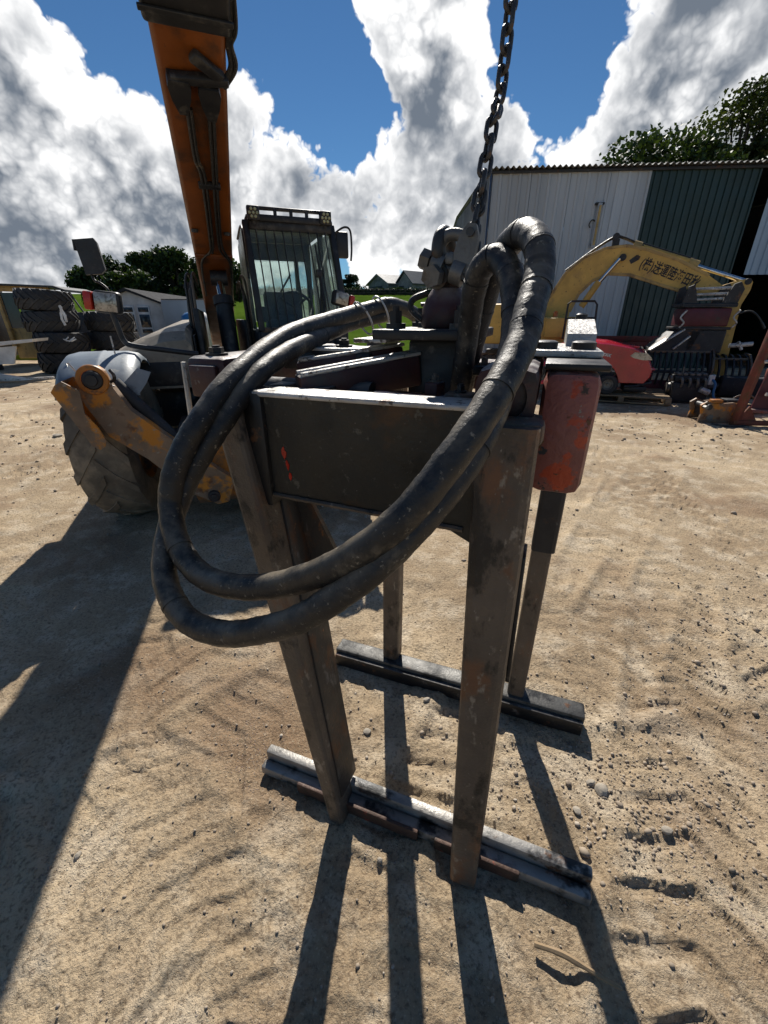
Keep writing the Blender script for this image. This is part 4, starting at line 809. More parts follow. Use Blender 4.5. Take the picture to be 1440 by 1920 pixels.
# proud edge flanges along the top and bottom of the boom
def rim(idx, name):
    pts = [bpoly[i] for i in idx]; m = MB()
    for (x0, z0), (x1, z1) in zip(pts, pts[1:]): m.beam((x0, -.19, z0), (x1, -.19, z1), .06, .035, .006, up=(0, 1, 0))
    return tpart(name, m_yeld, m, EB)
rim([1, 2, 3, 4, 5, 6, 7, 8], 'boom_flange'); rim([18, 17, 16, 15, 14, 13, 12], 'boom_flange')
def ecyl(name, m, p, q, r, y, parent=EB, seg=14): return tpart(name, m, MB().cyl((p[0], y, p[1]), (q[0], y, q[1]), r, seg=seg), parent)
ecyl('arm_cylinder', m_yel, (1.796, 2.922), (2.972, 2.538), .085, 0); ecyl('arm_rod', m_chrome, (2.953, 2.538), (3.899, 2.227), .042, 0); ecyl('cylinder_gland', m_yeld, (2.805, 2.593), (2.984, 2.527), .10, 0)
ecyl('cylinder_pipe', m_dark, (1.817, 3.009), (2.934, 2.646), .02, 0); ecyl('cylinder_lug', m_yeld, (1.688, 2.947), (1.842, 2.9), .12, 0)
tpart('boom_pivot', m_dark, MB().cyl(((1.53, 2.725)[0], -.24, (1.53, 2.725)[1]), ((1.53, 2.725)[0], .24, (1.53, 2.725)[1]), .07, seg=16), EB)
for dy in (-.30, .26): ecyl('boom_cylinder', m_yel, (0.8812, 1.778), (1.15, 2.269), .07, dy); ecyl('boom_rod', m_chrome, (1.134, 2.237), (1.473, 2.697), .04, dy)
tpart('hose_bracket', m_dark, MB().cyl(((1.327, 3.134)[0], -.12, (1.327, 3.134)[1]), ((1.327, 3.134)[0], .12, (1.327, 3.134)[1]), .07, seg=14).box(((1.342, 3.015)[0], 0, (1.342, 3.015)[1]), (.14, .2, .16), .01), EB)
for dy in (-.05, .05): tpart('boom_hose', m_hose, MB().tube(spline([((0.4082, 2.484)[0], dy, (0.4007, 2.528)[1]), ((0.8576, 2.805)[0], dy, (0.8457, 2.868)[1]), ((1.276, 3.127)[0], dy, (1.276, 3.127)[1]), ((1.487, 3.115)[0], dy, (1.487, 3.115)[1]), ((1.893, 2.898)[0], dy, (1.884, 2.937)[1])], 5), .022, 8), EB)
eprism('decal_plate', m_dark, [(1.668, 2.668), (1.791, 2.764), (1.871, 2.73), (1.853, 2.671), (1.715, 2.595)], -.207, -.2005, EB)
stickp = [(3.941, 2.264), (3.998, 2.195), (3.997, 2.05), (3.922, 1.784), (3.969, 1.078), (4.02, 0.3593), (3.847, 0.4085), (3.701, 1.073), (3.542, 1.808), (3.471, 2.061), (3.536, 2.158), (3.787, 2.24)]
ES = eprism('stick', m_yel, stickp, -.16, .16); ecyl('stick_pin', m_dark, (3.526, 2.03), (3.539, 2.019), .09, 0, ES); tpart('stick_pin_end', m_dark, MB().cyl(((3.914, 2.207)[0], -.18, (3.914, 2.207)[1]), ((3.914, 2.207)[0], .18, (3.914, 2.207)[1]), .06, seg=12), ES)
p0, p1 = Vector(((1.879, 2.559)[0], 0, (1.879, 2.559)[1])), Vector(((3.087, 2.109)[0], 0, (3.087, 2.109)[1])); dd = (p1-p0); ang = math.atan2(dd.z, dd.x)
text_mesh('(株)送運陸海田秋', .25, m_txt, 'lettering', EB, Matrix.Translation((p0.x, -.2045, p0.z-.02)) @ Matrix.Rotation(-ang, 4, 'Y') @ Matrix.Rotation(R_(90), 4, 'X') @ Matrix.Diagonal((.645, 1.0, 1, 1)), .004)
UP = tpart('upper_body', m_yel, MB().box((.35, .5, 1.25), (1.6, 2.4, .62), .06).box((-.9, .5, 1.4), (1.3, 2.2, .9), .08), EX)
tpart('deck_box', m_yel, MB().box(((0.5225, 1.255)[0], -.55, 1.33), (.66, .5, .42), .03), UP)
tpart('work_beacon', m_amber, MB().lathe([(.05, 0), (.05, .10), (.03, .13), (.0001, .13)], 14, 'Z', ((0.4584, 1.491)[0]-.1, -.5, 1.55)), UP)
rl_ = MB(); x0 = (0.6028, 1.492)[0]; x1 = (1.189, 1.493)[0]
rl_.tube([(x0, -.8, 1.1), (x0, -.8, 1.82), (x0+.06, -.8, 1.87), (x1-.06, -.8, 1.87), (x1, -.8, 1.80), (x1+.05, -.8, 1.1)], .022, 8).tube([(x0, -.8, 1.52), (x1, -.8, 1.54)], .018, 8); tpart('hand_rail', m_dark, rl_, UP)
tpart('slew_ring', m_dark, MB().cyl((.1, .5, .72), (.1, .5, .95), .62, seg=28), EX)
for dy in (-.55, 1.55):
    trk = [(-1.4, .12), (-1.65, .40), (-1.45, .68), (1.45, .68), (1.65, .40), (1.4, .12)]
    t_ = eprism('track', m_dark, trk, dy-.27, dy+.27)
    for i in range(16): tpart('track_shoe', m_dark, MB().box((-1.4+2.8*i/15, dy, .695), (.15, .58, .03), .005), t_)
    for i in range(16): tpart('track_shoe', m_dark, MB().box((-1.4+2.8*i/15, dy, .105), (.15, .58, .03), .005), t_)
tpart('undercarriage', m_dark, MB().box((0, .5, .45), (1.3, 1.7, .4), .04), EX)

# ------------------------------------------------------------------ sorting grapple hung on the stick
GP = thing('sorting_grapple', 'dark rusty sorting grapple with curved tines, red rotator, hanging from the excavator', 'grapple', (6.55, 9.55, 0), R_(-14))
tpart('hitch', m_dark, MB().box((.02, 0, 1.77), (.98, .60, .07), .015).prism([(-.46, 1.80), (-.20, 1.80), (-.27, 2.02), (-.33, 2.14), (-.42, 2.10)], (0, 0, 0), AX, AZ, AY, -.26, -.20).prism([(.22, 1.80), (.50, 1.80), (.55, 2.05), (.46, 2.18), (.36, 2.14)], (0, 0, 0), AX, AZ, AY, -.26, -.20).prism([(-.46, 1.80), (-.20, 1.80), (-.27, 2.02), (-.33, 2.14), (-.42, 2.10)], (0, 0, 0), AX, AZ, AY, .20, .26).prism([(.22, 1.80), (.50, 1.80), (.55, 2.05), (.46, 2.18), (.36, 2.14)], (0, 0, 0), AX, AZ, AY, .20, .26), GP, smooth=False)
for z, x0, x1 in ((2.06, -.36, .42), (1.96, -.34, .40), (1.87, -.2, .3)): tpart('hitch_bar', m_bright, MB().cyl((x0, -.17, z), (x1, -.17, z+.02), .025, seg=10), GP)
RO = tpart('rotator', m_burg, MB().box((.02, 0, 1.55), (.84, .60, .34), .03), GP); tpart('rotator_flange', m_dark, MB().box((.02, 0, 1.345), (.96, .66, .05), .01).box((.02, 0, 1.745), (.90, .64, .03), .01), RO)
tpart('grapple_body', m_dark, MB().box((.12, .05, 1.10), (.70, .70, .46), .04).prism([(-.40, 1.32), (-.85, .92), (-.95, .86), (-.80, .80), (-.10, .95), (.0, 1.32)], (0, 0, 0), AX, AZ, AY, -.30, .30), GP, smooth=False)
for dy in (-.31, -.20): tpart('grapple_strut', m_bright, MB().beam((-.32, dy, 1.33), (-.88, dy-.05, .92), .10, .03, .005).beam((-.18, dy, 1.20), (-.45, dy-.05, .95), .05, .03, .005), GP)
for dx in (-.43, .50): tpart('hydraulic_fitting', m_bright, MB().tube(spline([(dx, -.33, 1.36), (dx+.05, -.36, 1.45), (dx-.03, -.36, 1.55), (dx+.06, -.34, 1.68)], 5), .016, 8), GP)
tpart('grapple_hose', m_hose, MB().tube(spline([(.52, -.3, 1.60), (.70, -.35, 1.66), (.86, -.36, 1.58), (1.02, -.36, 1.40)], 6), .018, 8).cyl((.98, -.36, 1.45), (1.05, -.36, 1.35), .028, seg=10), GP)
def jaw(x0, x1, y, sgn, zt, zb, nt, m=m_dark):
    J = bpy.data.objects.new('jaw', None); COL.objects.link(J); J.parent = GP
    for k in range(nt):
        x = x0+(x1-x0)*k/(nt-1); P = [(x, y+.42, zt-.02), (x, y+.22, zt+.05), (x, y+.0, zt+.02), (x, y-.16, zt-.14), (x, y-.24, zt-.36), (x, y-.22, zt-.58), (x, y-.10, zb)]
        tpart('tine', m, (lambda mb: mb)(MB().add(*ribbon(spline(P, 4), .016, .045))), J, smooth=False)
    tpart('cross_bar', m_leg, MB().beam((x0, y-.045, zt-.035), (x1, y-.045, zt-.035), .05, .045, .006), J); tpart('cross_bar', m, MB().beam((x0-.02, y-.205, zt-.42), (x1+.02, y-.205, zt-.42), .05, .06, .006), J)
    tpart('lip_plate', m_burg if sgn < 0 else m, MB().box(((x0+x1)/2, y-.15, zb+.10), (x1-x0+.08, .05, .30), .008), J)
    side = [(.42, zt-.10), (.20, zt+.08), (-.02, zt+.06), (-.2, zt-.12), (-.30, zt-.36), (-.28, zt-.60), (-.14, zb), (-.05, zb), (-.12, zt-.55), (-.12, zt-.30), (.02, zt-.14), (.30, zt-.2)]
    for x in (x0-.04, x1+.04): tpart('side_plate', m_leg if x > x0 else m, MB().prism([(y+a, z) for a, z in side], (0, 0, 0), AY, AZ, AX, x-.018, x+.018), J, smooth=False)
def ribbon(P, t, wd):
    vs = []; fs = []
    for i, p in enumerate(P):
        d = (P[min(i+1, len(P)-1)]-P[max(i-1, 0)]).normalized(); nn = d.cross(Vector((1, 0, 0))).normalized()*wd
        for sx, sn in ((-t, 0), (t, 0), (t, 1), (-t, 1)): vs.append(p+Vector((sx, 0, 0))-nn*sn)
    for i in range(len(P)-1):
        a, b = i*4, i*4+4
        for k in range(4): fs.append((a+k, a+(k+1) % 4, b+(k+1) % 4, b+k))
    return vs, fs+[(3, 2, 1, 0), tuple(len(vs)-4+q for q in range(4))]
jaw(-1.10, .28, -.25, -1, .93, .08, 13); jaw(.50, 1.15, .10, 1, .78, .10, 6)
tpart('jaw_cylinder', m_bright, MB().cyl((.62, -.2, 1.02), (1.02, -.2, 1.06), .045, seg=12).cyl((.75, -.22, 1.10), (.85, -.22, .95), .03, seg=10), GP)

# ------------------------------------------------------------------ red lawn tractor on a pallet
PL = thing('wooden_pallet', 'weathered wooden pallet under the red lawn tractor', 'pallet', (4.95, 9.0, 0), R_(-24))
for k in range(6): tpart('deck_board', m_wood, MB().box((-.55+.23*k if False else 0, -.62+.25*k, .145), (1.7, .12+.02*(k % 2), .022), .003), PL)
for x in (-.8, 0, .8): tpart('bearer', m_wood, MB().box((x, 0, .085), (.10, 1.4, .095), .004), PL)
for y in (-.6, 0, .6): tpart('bottom_board', m_wood, MB().box((0, y, .025), (1.7, .12, .022), .003), PL)
MW = thing('lawn_tractor', 'shiny red ride-on lawn tractor with a clear headlamp, parked on the pallet', 'lawn tractor', (4.66, 8.85, .157), R_(-20)); MW.scale = (1.14, 1.14, 1.14)
# local x = forwards (to the right), y = away
prof = [(-.95, .52), (-.95, .80), (-.60, .90), (-.20, .87), (.20, .80), (.40, .72), (.50, .60), (.56, .46), (.585, .40), (.575, .30), (.50, .20), (.08, .20), (.04, .30), (-.04, .42), (-.18, .50), (-.45, .54)]
hd = MB(); rows = [(-.26, .90, .0), (-.24, .97, .0), (-.19, 1.0, .0), (0, 1.02, .0), (.19, 1.0, 0), (.24, .97, 0), (.26, .90, 0)]
n = len(prof); vs = []
for y, k, _ in rows: vs += [(x*(1-.10*(abs(y)/.26)**3 if x > .3 else 1), y, .20+(z-.20)*(1-.10*(abs(y)/.26)**2 if z > .5 else 1)) for x, z in prof]
fs = [tuple(range(n)), tuple((len(rows)-1)*n+i for i in range(n-1, -1, -1))]+[(r*n+i, r*n+(i+1) % n, (r+1)*n+(i+1) % n, (r+1)*n+i) for r in range(len(rows)-1) for i in range(n)]
HD = tpart('bonnet', m_mow, hd.add(vs, fs), MW, angle=40)
tpart('headlamp', m_lens, MB().prism([(.16, .635), (.22, .69), (.40, .685), (.475, .62), (.50, .575), (.36, .57), (.22, .60)], (0, 0, 0), AX, AZ, AY, -.268, -.20), HD)
tpart('headlamp', m_lens, MB().prism([(.16, .635), (.22, .69), (.40, .685), (.475, .62), (.50, .575), (.36, .57), (.22, .60)], (0, 0, 0), AX, AZ, AY, .20, .268), HD)
tpart('bonnet_ridge', m_mow, MB().tube([(.5, -.22, .43), (.59, -.12, .42), (.60, .12, .42), (.5, .22, .43)], .022, 8).beam((-.9, -.17, .86), (.28, -.16, .77), .04, .03, .01), HD)
text_mesh('COUNTAX', .062, m_wtxt, 'lettering', HD, Matrix.Translation((-.46, -.270, .665)) @ Matrix.Rotation(R_(10), 4, 'Y') @ Matrix.Rotation(R_(90), 4, 'X') @ Matrix.Diagonal((1.05, 1, 1, 1)), .004)
tpart('engine_cover', m_int, MB().box((-.35, 0, .42), (.72, .42, .20), .03), MW); tpart('engine_block', m_cab, MB().box((-.30, 0, .30), (.60, .40, .16), .02), MW)
for k in range(5): tpart('grille_slat', m_shack if k == 2 else m_cab, MB().box((-.30, -.216, .335+.035*k), (.50, .012, .016), .003), MW)
tpart('badge_strip', m_wht, MB().box((-.12, -.214, .375), (.22, .006, .018), .001), MW)
tpart('chassis_rail', m_mow, MB().box((-.35, -.19, .215), (1.2, .03, .06), .006).box((-.35, .19, .215), (1.2, .03, .06), .006).box((-.1, -.2, .16), (.30, .04, .12), .01), MW)
tpart('front_bumper', m_cab, MB().tube(spline([(.18, -.22, .13), (.35, -.22, .15), (.55, -.17, .20), (.60, 0, .20), (.55, .17, .20), (.35, .22, .15), (.18, .22, .13)], 5), .022, 8).box((.36, 0, .09), (.36, .38, .10), .03), MW)
for x, R, W, yy in ((-.10, .165, .15, .30), (-1.05, .24, .22, .34)):
    for sy in (-1, 1):
        w_ = bpy.data.objects.new('wheel', None); COL.objects.link(w_); w_.parent = MW; w_.location = (x, sy*yy, R)
        h = W/2; MB().lathe([(R*.5, -h*.8), (R*.62, -h), (R*.9, -h*.95), (R, -h*.5), (R, h*.5), (R*.9, h*.95), (R*.62, h), (R*.5, h*.8)], 32, 'Y').build('tyre', m_tyre2, w_)
        MB().lathe([(R*.52, -h*.85), (R*.46, -h*.85), (R*.40, -h*.5), (R*.15, -h*.45), (R*.12, -h*.8), (.0001, -h*.8)], 24, 'Y').lathe([(R*.5, h*.8), (R*.2, h*.5), (.0001, h*.5)], 24, 'Y').build('rim', m_shack, w_)
tpart('mower_body', m_mow, MB().box((-1.15, 0, .42), (.62, .78, .22), .06).box((-1.0, 0, .16), (.7, .9, .10), .03), MW); tpart('seat', m_cab, MB().box((-1.15, 0, .60), (.42, .42, .12), .05).box((-1.36, 0, .78), (.10, .42, .34), .04), MW)
sw_ = tpart('steering_wheel', m_cab, MB().tube([(-.80+.05*math.cos(t), .17*math.sin(t), 1.0+.15*math.cos(t)) for t in np.linspace(0, 6.283, 25)[:-1]], .014, 8, closed=True).cyl((-.80, 0, 1.0), (-.72, 0, .78), .02), MW)

# ------------------------------------------------------------------ loose machinery on the right
EN = thing('engine_block', 'black greasy diesel engine lying on the ground beside the grapple', 'engine', (6.02, 8.55, 0), R_(-18))
tpart('crankcase', m_dark, MB().box((0, 0, .22), (.62, .50, .36), .03).box((0, 0, .04), (.56, .42, .10), .02), EN)
random.seed(5); tpart('cylinder_head', m_dark, MB().box((0, 0, .46), (.58, .34, .12), .02), EN)
for k in range(5): tpart('rocker_cap', m_shack, MB().box((-.22+.11*k, -.02, .545), (.08, .22, .05), .012), EN)
for k in range(4): tpart('inlet_pipe', m_shack, MB().tube(spline([(-.20+.13*k, -.18, .46), (-.20+.13*k, -.28, .48), (-.18+.13*k, -.30, .40), (-.18+.13*k, -.27, .33)], 4), .024, 8), EN)
tpart('pulley', m_shack, MB().lathe([(.03, -.03), (.10, -.03), (.085, 0), (.10, .03), (.03, .03)], 20, 'X', (-.35, -.05, .28)).lathe([(.02, -.02), (.06, -.02), (.05, 0), (.06, .02), (.02, .02)], 16, 'X', (-.35, -.12, .46)), EN)
tpart('oil_filter', m_bright, MB().cyl((.14, -.29, .30), (.30, -.29, .24), .055, seg=16), EN); tpart('blue_hose', m_blue, MB().tube(spline([(.30, -.2, .50), (.36, -.30, .40), (.38, -.3, .20), (.50, -.32, .06), (.7, -.2, .03)], 5), .02, 8), EN); tpart('dip_pipe', m_shack, MB().cyl((-.16, -.1, .5), (-.17, -.1, .68), .014, seg=8), EN)
tpart('white_bracket', m_white, MB().box((.30, -.22, .47), (.10, .05, .18), .01, R_(20)), EN)
HT = thing('quick_hitch', 'rusty yellow-brown quick hitch lying on the ground left of the red frame', 'machine part', (5.42, 6.86, 0), R_(-8))
for y in (-.16, .16): tpart('side_cheek', m_stab, MB().prism([(-.32, .02), (.30, .02), (.34, .12), (.30, .30), (.12, .33), (-.14, .30), (-.26, .34), (-.34, .28), (-.30, .14)], (0, 0, 0), AX, AZ, AY, y-.02, y+.02), HT, smooth=False)
tpart('pin', m_dark, MB().cyl((-.24, -.24, .26), (-.24, .24, .26), .045, seg=14).cyl((.22, -.22, .24), (.22, .22, .24), .04, seg=14), HT); tpart('orange_cap', m_orange, MB().box((-.10, -.10, .33), (.16, .12, .07), .015), HT)
tpart('cross_plate', m_dark, MB().box((0, 0, .16), (.5, .30, .14), .01).box((.16, 0, .34), (.20, .20, .04), .01), HT); tpart('side_nut', m_shack, MB().cyl((-.30, -.28, .26), (-.30, -.17, .26), .03, seg=6).cyl((-.16, -.19, .09), (-.16, -.17, .09), .05, seg=16), HT)
tag(MB().tube(spline([(5.18, 6.55, .02), (5.30, 6.42, .02), (5.55, 6.40, .02), (5.72, 6.55, .03), (5.80, 6.75, .02), (5.6, 6.9, .02)], 6), .022, 8).build('rubber_ring', m_hose), 'loop of grey hose lying on the ground in front of the quick hitch', 'hose')
tag(MB().tube(spline([(5.95, 7.25, .02), (5.90, 7.25, .18), (5.98, 7.22, .33), (6.15, 7.20, .36), (6.30, 7.2, .28), (6.36, 7.2, .10)], 6), .014, 8).build('bent_hose', m_leg), 'thin bent hose arching up behind the quick hitch', 'hose')
AF = thing('steel_gantry', 'rusty red upright steel frame at the right edge of the yard', 'frame', (5.70, 6.45, 0), R_(-12))
tpart('leaning_post', m_aframe, MB().beam((-.22, 0, .0), (-.10, .05, 1.62), .11, .08, .008), AF); tpart('base_rail', m_aframe, MB().beam((-.25, -.02, .06), (1.3, -.06, .10), .07, .07, .006), AF)
tpart('side_panel', m_burg, MB().prism([(.0, .25), (1.3, .18), (1.3, 1.35), (.10, 1.25)], (0, 0, 0), AX, AZ, AY, .12, .15), AF, smooth=False); tpart('cross_bar', m_bright, MB().cyl((.05, -.02, .50), (1.2, -.05, .42), .025, seg=10), AF)
tpart('cross_bar', m_red, MB().beam((-.05, .08, .24), (1.3, .02, .18), .10, .05, .006), AF); tpart('hooked_bar', m_bright, MB().tube(spline([(-.14, -.06, .96), (.0, -.08, .98), (.05, -.08, .90), (.15, -.08, .88)], 4), .025, 8), AF); tpart('gusset', m_aframe, MB().prism([(-.24, .03), (.10, .03), (-.10, .32)], (0, 0, 0), AX, AZ, AY, -.03, .0), AF, smooth=False)
random.seed(9); k = 0
for px, py, s in ((6.1, 5.95, .07), (5.85, 5.82, .05), (6.3, 6.15, .06), (5.6, 5.9, .04), (5.45, 6.2, .03), (6.6, 7.6, .09), (6.9, 7.9, .07), (6.4, 7.8, .05)):
    o = MB().box((0, 0, s*.5), (s*2.2, s*1.2, s), s*.2, R_(random.uniform(0, 180))).cyl((-s, s*.2, s*.7), (s*1.2, -s*.1, s*.9), s*.22, seg=10).build('scrap_part', m_shack if k % 2 else m_dark, loc=(px, py, 0))
    tag(o, ['dark scrap fitting at the foot of the red frame, nearest the camera', 'bright scrap casting beside the base rail of the red frame', 'dark scrap fitting under the base rail of the red frame', 'small bright scrap casting left of the red frame foot', 'tiny dark scrap fitting between the quick hitch and the red frame', 'shiny scrap casting on the ground well behind the quick hitch', 'dark scrap fitting farthest back on the ground by the shed opening', 'small shiny scrap casting right of the black engine'][k], 'scrap', 'scrap parts on the ground at the right'); k += 1
TR = thing('flat_trailer', 'dark red steel trailer frame standing along the foot of the green shed wall', 'trailer', (6.2, 12.2, 0), R_(-6))
tpart('trailer_frame', m_burg, MB().box((0, 0, .92), (5.6, .16, .24), .02).box((0, .9, .92), (5.6, .16, .24), .02).box((.6, -.09, 1.03), (2.6, .03, .14), .01), TR)
for x in (-2.6, -1.2, .2, 1.6, 2.7): tpart('cross_member', m_burg, MB().box((x, .45, .90), (.12, .8, .16), .01), TR)
for x in (-1.9, -.6, .9): tpart('stake', m_bright, MB().cyl((x, -.10, .70), (x+.03, -.10, .95), .02, seg=8), TR)
for x in (-.9, .3):
    for y in (-.25, 1.15): MB().lathe([(.20, -.11), (.40, -.12), (.46, -.08), (.46, .08), (.40, .12), (.20, .11)], 28, 'Y', (x, y, .46)).build('wheel', m_tyre2, TR)
tpart('axle', m_dark, MB().cyl((-.9, -.2, .46), (-.9, 1.1, .46), .05).cyl((.3, -.2, .46), (.3, 1.1, .46), .05).box((-.3, .1, .66), (1.8, .1, .3), .02).box((-.3, .8, .66), (1.8, .1, .3), .02), TR)

# more dark attachments around the engine and the shed mouth
BK = thing('digger_bucket', 'dark rusty toothed digger bucket lying behind the red frame', 'bucket', (7.25, 7.75, 0), R_(-35))
arc = [(.0, .05), (.25, .0), (.52, .06), (.66, .26), (.66, .52), (.54, .74), (.50, .72), (.60, .50), (.60, .28), (.49, .12), (.25, .06), (.0, .10)]
tpart('bucket_shell', m_dark, MB().prism(arc, (0, 0, 0), AX, AZ, AY, -.45, .45), BK, smooth=False)
for y in (-.46, .43): tpart('side_plate', m_dark, MB().prism([(.0, .05), (.25, .0), (.52, .06), (.66, .26), (.66, .52), (.54, .74), (.2, .5)], (0, 0, 0), AX, AZ, AY, y, y+.03), BK, smooth=False)
for k in range(5): tpart('tooth', m_shack, MB().box((-.06, -.38+.19*k, .075), (.16, .06, .045), .01), BK)
PB = thing('breaker_body', 'long black hydraulic breaker lying in front of the shed opening', 'machine part', (7.6, 8.9, 0), R_(-28))
tpart('breaker_housing', m_dark, MB().box((0, 0, .24), (1.1, .38, .40), .05), PB); tpart('chisel', m_shack, MB().cyl((-.55, 0, .22), (-1.05, 0, .16), .06, .045, seg=14), PB); tpart('mounting_lug', m_aframe, MB().box((.35, 0, .52), (.35, .30, .20), .03), PB)
rp = random.Random(31)
for k, (x, y) in enumerate(((6.55, 7.35), (6.75, 7.15), (7.0, 7.0), (6.35, 8.05), (6.9, 8.3), (7.35, 7.1))):
    L_ = rp.uniform(.35, .9); a_ = rp.uniform(0, 3.14); dx_, dy_ = math.cos(a_)*L_/2, math.sin(a_)*L_/2
    o = MB().beam((-dx_, -dy_, .05), (dx_, dy_, .05+rp.uniform(.0, .12)), rp.uniform(.05, .10), rp.uniform(.04, .08), .006).build('steel_offcut', (m_aframe, m_dark, m_leg)[k % 3], loc=(x, y, .01))
    tag(o, ['rusty red steel offcut right behind the quick hitch', 'dark steel offcut behind the base of the red frame', 'brown steel offcut right of the red frame', 'rusty red steel offcut just right of the engine', 'dark steel offcut in front of the black breaker', 'brown steel offcut beside the digger bucket'][k], 'offcut', 'steel offcuts on the ground at the right')

# ------------------------------------------------------------------ left side of the yard: tyres, old cab, white bodywork
ty, tr = tyre_mesh(.68, .56, .36, 17, .05, ang=.75)
for me in (ty, tr): me.materials.append(m_tyre2); smooth_mesh(me, 40)
stack = [(-9.90, 13.75, .30, 0, 2), (-9.82, 13.72, .87, 5, 3), (-10.02, 13.80, 1.44, -4, -2), (-10.06, 13.82, 1.99, 8, 7)]
stack2 = [(-9.00, 15.05, .30, 0, 0), (-9.08, 15.05, .87, 3, 0), (-8.98, 15.0, 1.43, -5, 3)]
names = ['lowest', 'second from the ground', 'third from the ground', 'topmost']; names2 = ['lowest', 'middle one', 'topmost']
for st_, wh in ((stack, 'left stack of big tyres'), (stack2, 'right stack of big tyres')):
    for i, (x, y, z, rx, ry) in enumerate(st_):
        t_ = thing('tractor_tyre', 'black lugged tractor tyre, '+(names if st_ is stack else names2)[i]+' of the '+wh, 'tyre', (x, y, z), 0, 'tractor tyres stacked at the left')
        t_.rotation_euler = (R_(rx*.5), R_(90+ry*.6), R_(17*i))
        link('tyre', ty, t_); link('tread', tr, t_)
OC = thing('old_loader_cab', 'stripped yellow machine cab behind the left stack of tyres', 'machine cab', (-13.35, 16.2, 0), R_(8)); OC.scale = (.56, 1, .93)
tpart('cab_frame', m_yeld, MB().beam((0, 0, .6), (0, 0, 2.72), .22, .14, .02, up=(0, 1, 0)).beam((-.05, 0, 2.64), (3.0, 0, 2.60), .14, .20, .02).beam((3.0, 0, .9), (2.9, 0, 2.6), .12, .12, .02, up=(0, 1, 0)).beam((0, 1.6, .6), (0, 1.6, 2.7), .16, .14, .02, up=(0, 1, 0)).beam((0, 0, 2.66), (0, 1.6, 2.66), .14, .14, .02), OC)
tpart('cab_skirt', m_yeld, MB().box((1.5, .1, .75), (3.1, .12, 1.1), .03), OC); tpart('cab_roof', m_cab, MB().prism([(-.45, 2.80), (3.6, 2.72), (4.2, 2.60), (4.2, 2.52), (3.5, 2.66), (-.45, 2.74)], (0, 0, 0), AX, AZ, AY, -.35, 1.9), OC, smooth=False)
pane('cab_window', m_win, [(.14, .02, 1.3), (.9, .02, 1.3), (.9, .02, 2.5), (.14, .02, 2.5)], OC); pane('cab_window', m_win, [(1.0, .02, 1.3), (2.9, .02, 1.3), (2.9, .02, 2.5), (1.0, .02, 2.5)], OC)
for k in range(4): tpart('frame_strut', m_cab, MB().beam((3.0+.3*k, -.1+.1*k, 2.60), (3.6+.35*k, 0+.1*k, 1.5), .07, .07, .01), OC)
tpart('rear_body', m_dark, MB().box((4.4, .9, 1.2), (2.4, 1.6, 1.3), .08), OC)
DB = thing('dark_skip', 'dark steel container at the far left edge of the yard', 'container', (-16.2, 16.8, 0), R_(5))
tpart('container_side', m_dark, MB().box((0, 0, 1.35), (3.6, 1.8, 2.3), .03), DB)
for k in range(7): tpart('side_rib', m_dark, MB().box((-1.6+.53*k, -.93, 1.3), (.10, .08, 2.1), .01), DB)
WB = thing('white_bodywork', 'torn white sheet metal bodywork lying at the left edge', 'bodywork', (-9.90, 11.9, 0), R_(12))
tpart('upper_panel', m_white, MB().prism([(-1.6, .72), (.75, .98), (.78, 1.05), (-1.6, .86)], (0, 0, 0), AX, AZ, AY, -.5, .3).prism([(-1.6, .40), (.15, .45), (.32, .88), (-1.6, .74)], (0, 0, 0), AX, AZ, AY, -.45, -.40), WB, smooth=False)
tpart('lower_panel', m_white, MB().prism([(-1.6, .02), (.05, .04), (.55, .06), (-.20, .22), (-.32, .42), (-1.6, .40)], (0, 0, 0), AX, AZ, AY, -.62, -.50), WB, smooth=False); tpart('sill_bar', m_bright, MB().beam((-1.6, -.62, .03), (1.0, -.55, .10), .10, .05, .008), WB)
tpart('hinge', m_shack, MB().cyl((-.62, -.66, .30), (-.62, -.50, .45), .05, seg=12), WB)
PA = thing('perforated_beam', 'dark rusty perforated steel beam lying under the tyre stacks', 'beam', (-8.6, 13.4, 0), R_(16))
bmx = tpart('beam_body', m_dark, MB().box((0, 0, .2), (2.4, .12, .36), .01), PA)
for k in range(7): tpart('beam_boss', m_cab, MB().lathe([(.0001, -.072), (.05, -.072), (.06, -.06)], 14, 'Y', (-.9+.3*k, 0, .22)), PA)
for lab, p, s in (('crumpled white film caught between the two tyre stacks', (-9.32, 13.35, 1.55), (.14, .05, .5)), ('scrap of white film on the left tyre stack', (-9.22, 13.2, .95), (.34, .10, .08))):
    mbx = MB(); random.seed(len(lab)); 
    for k in range(6): mbx.box((p[0]+random.uniform(-.5, .5)*s[0], p[1]+random.uniform(-.02, .02), p[2]+random.uniform(-.5, .5)*s[2]), (s[0]*.5, .012, s[2]*.4), .004, Matrix.Rotation(random.uniform(-.6, .6), 4, 'Y'))
    tag(mbx.build('plastic_film', m_white), lab, 'plastic film')
cn = thing('traffic_cone', 'red and white traffic cone at the far left edge', 'traffic cone', (-12.9, 13.6, .95))
tpart('cone_body', m_redlens, MB().lathe([(.16, .0), (.04, .60), (.0001, .60)], 20), cn); tpart('white_band', m_white, MB().lathe([(.118, .18), (.081, .38)], 20, 'Z', (0, 0, .002)), cn); tpart('cone_base', m_redlens, MB().box((0, 0, -.02), (.38, .38, .04), .01), cn)
CT = thing('parts_crate', 'dark steel crate holding the traffic cone at the far left', 'crate', (-13.1, 13.9, 0)); tpart('crate_wall', m_dark, MB().box((0, 0, .46), (1.3, .9, .92), .02), CT)
for k in range(5): tpart('crate_part', m_shack, MB().cyl((-.5+.22*k, -.3, .98), (-.45+.22*k, .2, 1.06+.06*(k % 3)), .06, seg=10), CT)
